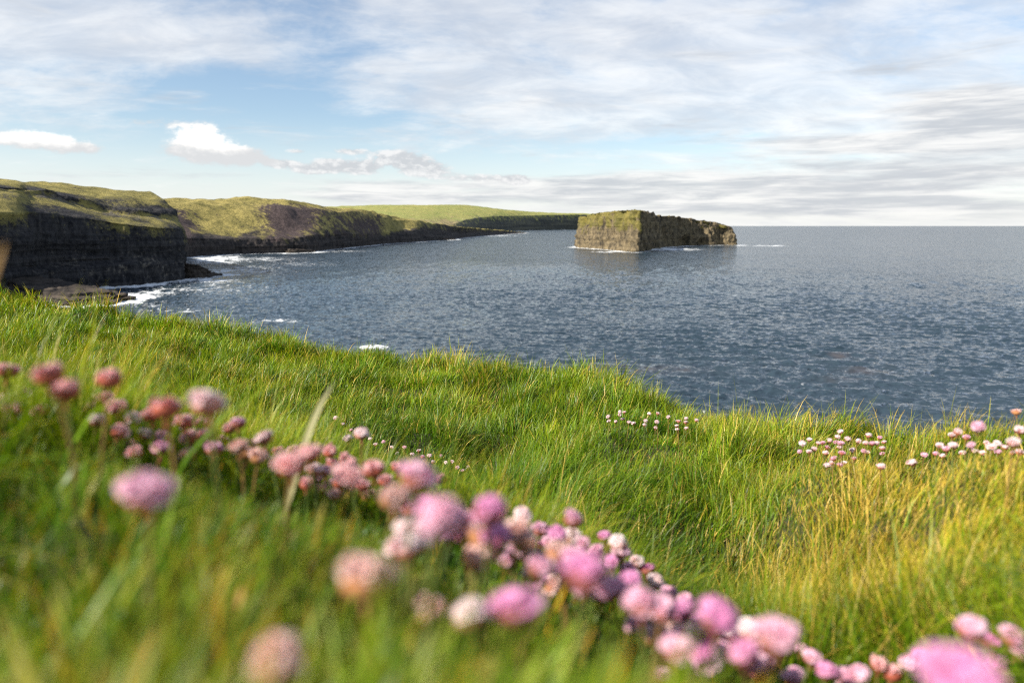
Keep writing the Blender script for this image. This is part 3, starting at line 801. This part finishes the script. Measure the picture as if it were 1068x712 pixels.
def ground_raw(x, y):
    shp = x.shape; x, y = x.ravel(), y.ravel()
    az = np.arctan2(x, y); r = np.hypot(x, y); E = edge_r(az)
    azc = np.clip(az, -1.05, 1.05); rc = np.clip(r, .20, np.minimum(E, 11.0))
    Q = np.column_stack([azc, np.log(rc)]) * SC
    w = np.empty(len(x))
    for i in range(0, len(x), 20000):
        q = Q[i:i + 20000]; d = np.linalg.norm(q[:, None] - RX[None], axis=2)
        w[i:i + 20000] = -d @ RW + RA[0] + q @ RA[1:]
    z = w * rc
    z = z * (1 - sst(np.abs(az), .95, 1.5)) - .42 * sst(np.abs(az), .95, 1.5)
    t = np.maximum(r - E, 0)
    z -= np.minimum(.55 * t ** 1.55, 38)
    nz = fbm(P3(x / .75, y / .75), 3) * .12 * sst(r, 1.0, 2.2) + fbm(P3(x / .27, y / .27, 4.4), 2) * .035 * sst(r, 1.2, 2.0) + fbm(P3(x / .28, y / .28, 3.3), 2) * .012 * sst(r, .3, 1.0)
    return (z + nz + CAMZ).reshape(shp)


# table on a log-polar grid for quick look-ups
T_AZ = np.linspace(-np.pi, np.pi, 721); T_LR = np.linspace(math.log(.08), math.log(260), 420)
_a, _l = np.meshgrid(T_AZ, T_LR, indexing='ij')
T_Z = ground_raw(np.sin(_a) * np.exp(_l), np.cos(_a) * np.exp(_l))


def ground_z(x, y):
    x, y = np.asarray(x, float), np.asarray(y, float)
    i = (np.arctan2(x, y) + np.pi) / (2 * np.pi) * 720; j = (np.log(np.maximum(np.hypot(x, y), .081)) - T_LR[0]) / (T_LR[1] - T_LR[0])
    i = np.clip(i, 0, 719.999); j = np.clip(j, 0, 418.999); a = i.astype(int); b = j.astype(int); f, g = i - a, j - b
    return T_Z[a, b] * (1 - f) * (1 - g) + T_Z[a + 1, b] * f * (1 - g) + T_Z[a, b + 1] * (1 - f) * g + T_Z[a + 1, b + 1] * f * g


def make_ground():
    m, t = material('soil_and_thatch')
    pos = t.new('ShaderNodeNewGeometry').outputs['Position']
    n = t.noise(pos, 60, 8, .65); n2 = t.noise(pos, 3.2, 5, .6)
    c = t.mix(t.sstep(n, .35, .68), (.030, .034, .010), (.085, .078, .026))
    c = t.mix(t.sstep(n2, .45, .68), c, (.045, .065, .014))
    b = t.new('ShaderNodeBsdfPrincipled'); t.put(b.inputs['Base Color'], c); b.inputs['Roughness'].default_value = .95
    bp = t.new('ShaderNodeBump'); bp.inputs['Distance'].default_value = .02; t.l.new(n, bp.inputs['Height']); t.l.new(bp.outputs[0], b.inputs['Normal'])
    o = t.new('ShaderNodeOutputMaterial'); t.l.new(b.outputs[0], o.inputs[0])
    V = np.stack([np.sin(_a) * np.exp(_l), np.cos(_a) * np.exp(_l), T_Z], -1)[:-1]
    nu, nv = V.shape[:2]; V = V.reshape(-1, 3)
    F = gridF(nu, nv, True)[:, ::-1]
    V = np.vstack([V, [[0, 0, T_Z[:, 0].mean()]]]); ci = len(V) - 1
    i = np.arange(nu) * nv; tri = np.stack([i, np.full(nu, ci), np.roll(i, -1)], 1)[:, ::-1]
    ob = build('ground', V, [F, tri], m)
    tag(ob, 'grassy cliff top ground falling away to the sea', kind='structure')


make_ground()


# ------------------------------------------------------------------ grass: many single blades, one object that nobody could count
def blade_material(name, trans=.34):
    m, t = material(name)
    c = t.new('ShaderNodeAttribute', attribute_name='tint').outputs['Color']
    p = t.new('ShaderNodeBsdfPrincipled'); t.put(p.inputs['Base Color'], c); p.inputs['Roughness'].default_value = .42; p.inputs['Specular IOR Level'].default_value = .35
    tr = t.new('ShaderNodeBsdfTranslucent'); t.put(tr.inputs[0], t.mix(1.0, c, (1.25, 1.2, .7), 'MULTIPLY'))
    mx = t.new('ShaderNodeMixShader'); mx.inputs[0].default_value = trans
    t.l.new(p.outputs[0], mx.inputs[1]); t.l.new(tr.outputs[0], mx.inputs[2])
    o = t.new('ShaderNodeOutputMaterial'); t.l.new(mx.outputs[0], o.inputs[0])
    return m


BLADE = blade_material('grass_blade')


def blades(base, length, width, lean_dir, tilt0, bend, twist, tintA, tintB, nseg=4):
    """ribbons: base (n,3); returns vertices, faces and colours"""
    n = len(base); s = np.linspace(0, 1, nseg + 1); h = 1.0 / nseg
    hx, hy = np.sin(lean_dir), np.cos(lean_dir)
    sx, sy = np.cos(lean_dir + twist), -np.sin(lean_dir + twist)
    p = base.copy(); rows = [p.copy()]; sv = []
    for k in range(nseg):
        th = tilt0 + bend * (s[k] + h / 2) ** 1.4; st, ct = np.sin(th) * length * h, np.cos(th) * length * h
        p = p + np.stack([hx * st, hy * st, ct], 1); rows.append(p.copy())
    V = np.empty((n, nseg * 2 + 1, 3)); T = np.empty((n, nseg * 2 + 1, 3))
    side = np.stack([sx, sy, 0 * sx], 1)
    for k in range(nseg):
        w = width * (1 - s[k] ** 2.2) * (.75 + .25 * math.sin(min(1, s[k] * 3) * math.pi / 2)) * .5
        V[:, 2 * k] = rows[k] - side * w[:, None]; V[:, 2 * k + 1] = rows[k] + side * w[:, None]
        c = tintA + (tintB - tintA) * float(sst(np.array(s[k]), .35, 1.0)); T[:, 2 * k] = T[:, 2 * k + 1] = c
    V[:, -1] = rows[-1]; T[:, -1] = tintB
    o = (np.arange(n) * (nseg * 2 + 1))[:, None]
    q = np.concatenate([o + np.array([[2 * k, 2 * k + 1, 2 * k + 3, 2 * k + 2]]) for k in range(nseg - 1)])
    tr = o + np.array([[2 * nseg - 2, 2 * nseg - 1, 2 * nseg]])
    return V.reshape(-1, 3), [q, tr], T.reshape(-1, 3)


def hsv_mix(a, b, f): return np.array(a) * (1 - f[:, None]) + np.array(b) * f[:, None]


RIMXY = [head_point(*h[:3])[:2] for h in RIM] + [head_point(*f)[:2] for _, L_, _, _ in RIMF for f in L_]


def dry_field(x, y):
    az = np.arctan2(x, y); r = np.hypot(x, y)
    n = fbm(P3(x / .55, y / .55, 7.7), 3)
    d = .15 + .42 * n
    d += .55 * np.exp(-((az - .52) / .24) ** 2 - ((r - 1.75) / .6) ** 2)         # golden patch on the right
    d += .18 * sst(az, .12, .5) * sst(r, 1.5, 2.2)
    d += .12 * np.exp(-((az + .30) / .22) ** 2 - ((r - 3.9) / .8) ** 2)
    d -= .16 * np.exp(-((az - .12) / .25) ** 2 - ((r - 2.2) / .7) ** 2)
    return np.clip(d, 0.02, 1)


def make_grass(name, n, r0, r1, pw, len0, len1, wid, label, amin=-.80, amax=.80, clump=.055, seed=1, wind=1.0, near=False):
    g = np.random.default_rng(seed)
    # tussock centres, then blades round them
    nc = n // 14; u = g.random(nc); k = 2 - pw
    rc = (r0 ** k + u * (r1 ** k - r0 ** k)) ** (1 / k); ac = g.uniform(amin, amax, nc)
    keep = rc < edge_r(ac) + .55; rc, ac = rc[keep], ac[keep]; nc = len(rc)
    cx, cy = np.sin(ac) * rc, np.cos(ac) * rc
    big = np.clip(1 + .75 * fbm(P3(cx / .42, cy / .42, 1.1), 3) + .16 * g.normal(size=nc), .35, 1.9)
    tus = np.zeros(nc)
    for (u, v, Y) in [(110, 322, 6.9), (238, 332, 6.7), (20, 300, 7.1), (478, 374, 5.4), (620, 392, 4.7), (90, 322, 6.7)]:
        q = at(u, v, Y); tus = np.maximum(tus, np.exp(-((cx - q[0]) ** 2 + (cy - q[1]) ** 2) / .16 ** 2))
    big = big * (1 + .7 * tus)
    nt = 60 if near else 1500                       # tufts: blades stand tall and splay out from a shared middle
    tr_ = (r0 ** .9 + g.random(nt) * (r1 ** .9 - r0 ** .9)) ** (1 / .9); ta = g.uniform(amin, amax, nt); tx, ty = np.sin(ta) * tr_, np.cos(ta) * tr_
    best = np.full(nc, 9.0); bi = np.zeros(nc, int)
    for q in range(nt):
        dq = np.hypot(cx - tx[q], cy - ty[q]) / (.6 + .4 * (q % 7) / 6); w_ = dq < best; best[w_] = dq[w_]; bi[w_] = q
    tuft = np.zeros(nc) if near else np.exp(-(best / (.075 + .012 * rc)) ** 2)
    tdx, tdy = (cx - tx[bi]) / (.08 + .012 * rc), (cy - ty[bi]) / (.08 + .012 * rc); tlim = np.maximum(1, np.hypot(tdx, tdy)); tdx, tdy = tdx / tlim, tdy / tlim
    if near: tdx, tdy = tdx * 0, tdy * 0
    big = big * (.62 + .75 * tuft) if not near else big
    thue = g.normal(size=nt)[bi]; tval = g.normal(size=nt)[bi]
    m = 14 * nc; ci = np.repeat(np.arange(nc), 14)
    rad = clump * np.abs(g.normal(size=m)) * (.6 + .4 * np.repeat(np.sqrt(rc), 14)); th = g.uniform(0, 2 * np.pi, m)
    x, y = cx[ci] + rad * np.sin(th), cy[ci] + rad * np.cos(th)
    r = np.hypot(x, y); ok = (r > r0 * .8); x, y, ci, th, rad, r = x[ok], y[ok], ci[ok], th[ok], rad[ok], r[ok]; m = len(x)
    z = ground_z(x, y) - .004
    L = (len0 + (len1 - len0) * g.random(m) ** 1.3) * big[ci]
    if len(RIMXY) and not near:                     # thrift cushions keep their own short leaves
        dm = np.full(m, 9.0)
        for q in RIMXY: dm = np.minimum(dm, np.hypot(x - q[0], y - q[1]))
        L = L * (.36 + .64 * sst(dm, .03, .16))
    # lean: outwards from the tussock, and combed by the sea wind in changing sweeps
    flow = fbm(P3(x / .55, y / .55, 5.5), 3) * 2.4
    wd = 1.35 + flow; wm = wind * (.55 + .9 * np.clip(fbm(P3(x / .4, y / .4, 9.1), 2) + .4, 0, 1.4))
    ox = tdx[ci] * .9 + np.sin(th) * rad / clump * .7 + wm * np.sin(wd) + .7 * g.normal(size=m); oy = tdy[ci] * .9 + np.cos(th) * rad / clump * .7 + wm * np.cos(wd) + .7 * g.normal(size=m)
    lean = np.arctan2(ox, oy); mag = np.clip(np.hypot(ox, oy) * .55, 0, 1.4)
    tilt = .05 + .40 * mag * g.random(m); bend = (.30 + 1.75 * g.random(m) ** 1.3) * (.4 + .75 * mag)
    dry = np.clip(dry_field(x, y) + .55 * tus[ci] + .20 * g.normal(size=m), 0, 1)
    hue = np.clip(.5 + .45 * fbm(P3(x / .35, y / .35, 2.2), 3) + .26 * g.normal(size=m) + .20 * thue[ci], 0, 1); dead = (g.random(m) < .02 + .36 * dry ** 1.3)
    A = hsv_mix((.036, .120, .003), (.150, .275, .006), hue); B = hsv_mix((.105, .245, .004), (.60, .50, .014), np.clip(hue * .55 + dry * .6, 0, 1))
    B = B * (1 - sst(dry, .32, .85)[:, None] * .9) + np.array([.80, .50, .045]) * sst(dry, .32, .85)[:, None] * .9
    az_, r_ = np.arctan2(x, y), np.hypot(x, y)             # shade of the hollows painted in as deeper, greener blade colour
    hollow_shade = np.clip(np.exp(-((az_ - .27) / .17) ** 2 - ((r_ - 1.8) / .55) ** 2) + .8 * np.exp(-((az_ + .13) / .16) ** 2 - ((r_ - 3.2) / .6) ** 2) + .6 * np.exp(-((az_ + .02) / .14) ** 2 - ((r_ - 2.5) / .5) ** 2), 0, 1)[:, None]
    A = A * (1 - hollow_shade) + hollow_shade * A * np.array([.50, .62, .9]); B = B * (1 - hollow_shade) + hollow_shade * B * np.array([.36, .60, .8])
    straw = hsv_mix((.56, .36, .045), (.78, .57, .15), g.random(m))
    A[dead] = straw[dead] * .85; B[dead] = straw[dead]
    if near:
        A *= np.array([.8, 1.0, 1.0]); B *= np.array([.75, 1.0, 1.0])
        od = (g.random(m) < .07); A[od] = np.array([.62, .33, .02]) * g.uniform(.6, 1.2, (od.sum(), 1)); B[od] = A[od] * 1.2
    v = (g.uniform(.40, 1.25, m) * (.92 if near else 1.12) * np.clip(1 + .13 * tval[ci], .7, 1.35))[:, None]; A *= v; B *= v
    W = wid * g.uniform(.7, 1.35, m) * np.maximum(1, r * .00105 / wid * .9)
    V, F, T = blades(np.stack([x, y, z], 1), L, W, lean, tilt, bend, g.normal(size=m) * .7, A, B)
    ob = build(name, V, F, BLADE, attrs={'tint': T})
    tag(ob, label, 'grass', kind='stuff')
    return ob


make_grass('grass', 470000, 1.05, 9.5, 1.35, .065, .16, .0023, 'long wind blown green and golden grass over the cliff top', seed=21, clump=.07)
make_grass('grass', 75000, .7, 5.0, 1.3, .07, .16, .0036, 'golden green grass on the cliff top beyond the right edge of the photo', amin=.80, amax=1.35, clump=.07, seed=31)
make_grass('grass', 75000, .7, 9.5, 1.3, .07, .16, .0036, 'green grass on the cliff top beyond the left edge of the photo', amin=-1.35, amax=-.80, clump=.07, seed=32)
make_grass('grass', 44000, .17, 1.15, 1.25, .025, .062, .0018, 'short green and yellow grass between the near thrift stems, out of focus', amin=-.95, amax=.95, clump=.022, seed=22, wind=.5, near=True)

make_grass('grass', 2200, .18, .5, 1.2, .03, .075, .0034, 'few broad blurred blades among the near thrift stems, green, yellow and orange', amin=-.9, amax=.75, clump=.05, seed=25, wind=.8, near=True)


# ------------------------------------------------------------------ thrift: head of five-petalled florets, papery bract, stem
def flower_material(name, rough=.55, trans=.25):
    m, t = material(name)
    c = t.new('ShaderNodeAttribute', attribute_name='tint').outputs['Color']
    p = t.new('ShaderNodeBsdfPrincipled'); t.put(p.inputs['Base Color'], c); p.inputs['Roughness'].default_value = rough; p.inputs['Specular IOR Level'].default_value = .25
    tr = t.new('ShaderNodeBsdfTranslucent'); t.put(tr.inputs[0], c)
    mx = t.new('ShaderNodeMixShader'); mx.inputs[0].default_value = trans
    t.l.new(p.outputs[0], mx.inputs[1]); t.l.new(tr.outputs[0], mx.inputs[2])
    o = t.new('ShaderNodeOutputMaterial'); t.l.new(mx.outputs[0], o.inputs[0])
    return m


PETAL = flower_material('thrift_petal', .5, .3); BRACT = flower_material('thrift_bract', .75, .1); STEM = flower_material('thrift_stem', .6, .1)
KINDS = {  # base, tip, openness, squash, petal length
    'rose': ((.80, .29, .31), (.97, .70, .69), .45, .84, .38), 'pink': ((.74, .27, .43), (.92, .61, .72), .85, .82, .42),
    'magenta': ((.70, .17, .43), (.87, .44, .68), .95, .82, .42), 'pale': ((.82, .42, .46), (.97, .86, .84), .85, .82, .42), 'tan': ((.68, .34, .27), (.94, .70, .64), .6, .86, .38)}


def head_mesh(kind, seed):
    g = np.random.default_rng(seed); base, tip, opn, sq, pl = KINDS[kind]; base, tip = np.array(base), np.array(tip)
    V, T, Q = [], [], []
    nu, nv = 14, 9                                                   # core
    a = np.linspace(0, 2 * np.pi, nu, endpoint=False); e = np.linspace(.02, np.pi - .02, nv)
    ga, ge = np.meshgrid(a, e, indexing='ij')
    V.append(np.stack([np.sin(ge) * np.cos(ga), np.sin(ge) * np.sin(ga), np.cos(ge)], -1).reshape(-1, 3) * .70)
    T.append(np.tile(base * .8 + .03, (nu * nv, 1))); Q.append(gridF(nu, nv, True)); off = nu * nv
    N = 34; gold = math.pi * (3 - math.sqrt(5))
    for i in range(N):
        cz = 1 - (i + .5) / N * 1.04; rr = math.sqrt(max(0, 1 - cz * cz)); ph = i * gold + g.normal() * .12
        n = np.array([rr * math.cos(ph), rr * math.sin(ph), cz]) + g.normal(size=3) * .10; n /= np.linalg.norm(n)
        t1 = np.cross(n, [0.3, .2, .9]); t1 /= np.linalg.norm(t1); t2 = np.cross(n, t1)
        c0 = n * (.60 + .08 * g.normal()); op = np.clip(opn + g.normal() * .18, .1, 1.15); fl = pl * g.uniform(.9, 1.55); ro = g.uniform(0, 6.28)
        bri = g.uniform(.8, 1.05); mixv = g.uniform(-.35, .25)
        for k in range(5):
            an = ro + k * 2 * np.pi / 5; rd = math.cos(an) * t1 + math.sin(an) * t2; sd = np.cross(n, rd)
            for j, (s, w) in enumerate(((0, .06), (.4, .15), (.75, .21), (1.0, .13))):
                out = rd * (op * .85 * s ** 1.3 * fl) + n * (fl * (1.05 * s - .30 * op * s * s)); out = out + n * .02
                for sg in (-1, 1):
                    V.append((c0 + out + sd * sg * w * (fl / .42))[None]); T.append(((base + (tip - base) * np.clip(s ** .8 + mixv, 0, 1)) * bri)[None])
            for j in range(3): Q.append(np.array([[off + 2 * j, off + 2 * j + 1, off + 2 * j + 3, off + 2 * j + 2]]))
            off += 8
    V = np.concatenate(V); V[:, 2] *= sq; T = np.clip(np.concatenate(T), 0, .95)
    return build(None, V, np.concatenate(Q), PETAL, attrs={'tint': T}) if False else _mesh('flower_head', V, np.concatenate(Q), PETAL, T)


def _mesh(name, V, F, mat, T):
    o = build(name, V, F, mat, attrs={'tint': T}); me = o.data; bpy.data.objects.remove(o); return me


def lathe(prof, n, wob=0, seed=0):
    g = np.random.default_rng(seed); a = np.linspace(0, 2 * np.pi, n, endpoint=False)
    rows = [np.stack([r * np.cos(a) * (1 + wob * g.normal(size=n)), r * np.sin(a) * (1 + wob * g.normal(size=n)), np.full(n, z) + wob * .5 * g.normal(size=n)], 1) for r, z in prof]
    return np.stack(rows, 1).reshape(-1, 3), gridF(n, len(prof), True)


def bract_mesh(col, seed):
    V, F = lathe([(.10, -1.75), (.16, -1.70), (.15, -1.0), (.17, -.86), (.46, -.86), (.80, -.66), (.97, -.36), (1.0, -.10), (.95, .08), (.84, .16), (.66, .12)], 18, .05, seed)
    g = np.random.default_rng(seed); T = np.clip(np.array(col) * g.uniform(.6, 1.35, (len(V), 1)), 0, 1)
    return _mesh('bract', V, F, BRACT, T)


def stem_mesh(col, bow, seed):
    s = np.linspace(0, 1, 9); prof = [(.0011, z) for z in s]
    V, F = lathe(prof, 7, 0, seed); V[:, 0] += bow * np.sin(V[:, 2] * math.pi)
    T = np.array(col) * (1 + .25 * np.sin(V[:, 2:3] * 9 + seed))
    return _mesh('stem', V, F, STEM, np.clip(T, 0, 1))


HEADS = {k: [head_mesh(k, 40 + 7 * i + 3 * j) for j in range(3)] for i, k in enumerate(KINDS)}
BRACTS = {k: [bract_mesh(c, 9), bract_mesh(tuple(x * 1.3 for x in c), 12)] for k, c in
          {'rose': (.34, .085, .05), 'pink': (.30, .095, .06), 'magenta': (.25, .07, .06), 'pale': (.36, .13, .085), 'tan': (.38, .17, .07)}.items()}
STEMS = [stem_mesh(c, b, i) for i, (c, b) in enumerate([((.14, .17, .035), .004), ((.20, .17, .04), -.003), ((.26, .15, .05), .006), ((.12, .16, .04), -.006)])]

fg = random.Random(5)
proto = None


def thrift(u, v, d, kind, label, group, dmul=1.0):
    global proto
    if proto is None:
        proto = bpy.data.objects.new('sea_thrift', None); COL.objects.link(proto); proto.empty_display_size = .02
        for nm, me in (('flower_head', HEADS['rose'][0]), ('bract', BRACTS['rose'][0]), ('stem', STEMS[0])):
            c = bpy.data.objects.new(nm, me); COL.objects.link(c); c.parent = proto
        root = proto
    else:
        root = proto.copy(); COL.objects.link(root)
        for ch in list(proto.children):
            c = ch.copy(); COL.objects.link(c); c.parent = root
    p = head_point(u, v, d)
    bx, by = p[0] + fg.gauss(0, .012), p[1] + fg.gauss(0, .012)
    bz = float(ground_z(bx, by)) - .003
    vec = Vector((p[0] - bx, p[1] - by, p[2] - bz)); L = vec.length
    root.location = (bx, by, bz); root.rotation_mode = 'QUATERNION'; root.rotation_quaternion = vec.to_track_quat('Z', 'Y')
    Rr = HEADD / 2 * fg.uniform(.90, 1.10) * dmul
    for c in root.children:
        b = c.name.split('.')[0]
        if b == 'flower_head':
            c.data = fg.choice(HEADS[kind]); c.location = (0, 0, L); c.scale = (Rr * fg.uniform(.9, 1.12), Rr * fg.uniform(.9, 1.12), Rr * fg.uniform(.68, .94)); c.rotation_euler = (fg.gauss(0, .22), fg.gauss(0, .22), fg.uniform(0, 6.28))
        elif b == 'bract':
            c.data = fg.choice(BRACTS[kind]); c.location = (0, 0, L); c.scale = (Rr, Rr, Rr); c.rotation_euler = (0, 0, fg.uniform(0, 6.28))
        else:
            c.data = fg.choice(STEMS); c.scale = (1, 1, max(.01, L - Rr * .5)); c.rotation_euler = (0, 0, fg.uniform(0, 6.28))
    tag(root, label, 'flower', group)
    return root


for (u, v, d, k, lab) in HERO: thrift(u, v, d, k, lab, CUSH)
HEADPOS = [head_point(*h[:3]) for h in HERO]
SUNV = np.array(to_sun)


def shaded(p):
    for q in HEADPOS:
        w = q - p; a = float(w @ SUNV)
        if np.linalg.norm(w) < .008 or (0 < a < .10 and np.linalg.norm(w - a * SUNV) < .0125): return True
    return False


for (lab, L, ks) in FILL:
    L = [f for f in L if not shaded(head_point(*f))]
    HEADPOS += [head_point(*f) for f in L]
    for i, (u, v, d) in enumerate(L): thrift(u, v, d, ks[i % len(ks)], lab, lab.replace('small ', ''))
for (u, v, d, k, lab) in RIM: thrift(u, v, d, k, lab, 'thrift along the rim of the grass')
for (lab, L, ks, gname) in RIMF:
    for i, (u, v, d) in enumerate(L): thrift(u, v, d, ks[i % len(ks)], lab, gname, .82)


# ------------------------------------------------------------------ single blades and seed heads that stand out of the blur
def lone_blade(u0, v0, u1, v1, Y, width, colour, label, off=0.0, name='grass_blade'):
    """a broad blade whose visible stretch runs from (u0,v0) up to (u1,v1) at distance Y, rooted in the ground below"""
    top = at(u1, v1, Y); low = at(u0, v0, Y * .97); d = top - low; L = np.linalg.norm(d)
    root = low.copy(); k = 0
    while root[2] > float(ground_z(root[0], root[1])) - .003 and k < 400:
        f = min(1, k * .0015 / .12); root = root + np.array([-d[0] / L * .0015 * (1 - f), -d[1] / L * .0015 * (1 - f), -.0015]); k += 1
    n = 16; t = np.linspace(0, 1, n)[:, None]
    root[0] += off
    root[2] = float(ground_z(root[0], root[1])) - .003
    c1 = root * .45 + low * .55
    path = (1 - t) ** 3 * root + 3 * (1 - t) ** 2 * t * c1 + 3 * (1 - t) * t ** 2 * low + t ** 3 * top
    tang = np.gradient(path, axis=0); side = np.cross(tang, [.15, 1, .1]); side /= np.linalg.norm(side, axis=1)[:, None]
    w = width * .5 * np.clip(np.minimum(1, .45 + 2 * t) * (1 - t ** 4), .02, 1)
    nrm = np.cross(side, tang); nrm /= np.linalg.norm(nrm, axis=1)[:, None]
    Vg = np.stack([path - side * w, path + nrm * w * .35, path + side * w], 1)
    g = np.random.default_rng(int(u0 * 7 + v0)); T = np.array(colour) * g.uniform(.85, 1.15, (n * 3, 1))
    base = Vector(root); o = build(name, Vg.reshape(-1, 3) - root, gridF(n, 3), BLADE, attrs={'tint': T}); o.location = base
    tag(o, label, 'grass blade')


lone_blade(30, 712, 4, 640, .21, .0075, (.36, .33, .07), 'broad blurred yellow grass blade leaning in the bottom left corner')
lone_blade(-14, 300, 5, 252, .34, .0095, (.40, .23, .07), 'blurred tan dry blade rising past the dark cliff at the left edge', off=-.13)
lone_blade(50, 378, 64, 346, 1.2, .007, (.50, .38, .09), 'pale yellow blade leaning right above the rose heads, near the left edge')
lone_blade(325, 425, 350, 398, .78, .008, (.50, .46, .24), 'pale straw blade tip leaning right over the grass, left of centre')
lone_blade(225, 640, 238, 585, .36, .005, (.46, .27, .03), 'upright orange blade right of the big blurred pink head')
lone_blade(245, 630, 257, 600, .36, .006, (.48, .27, .03), 'short orange blade, farthest right of the orange blades low on the left')
lone_blade(140, 705, 165, 655, .25, .006, (.34, .27, .05), 'blurred olive yellow blade at the bottom left, right of the broad yellow one')
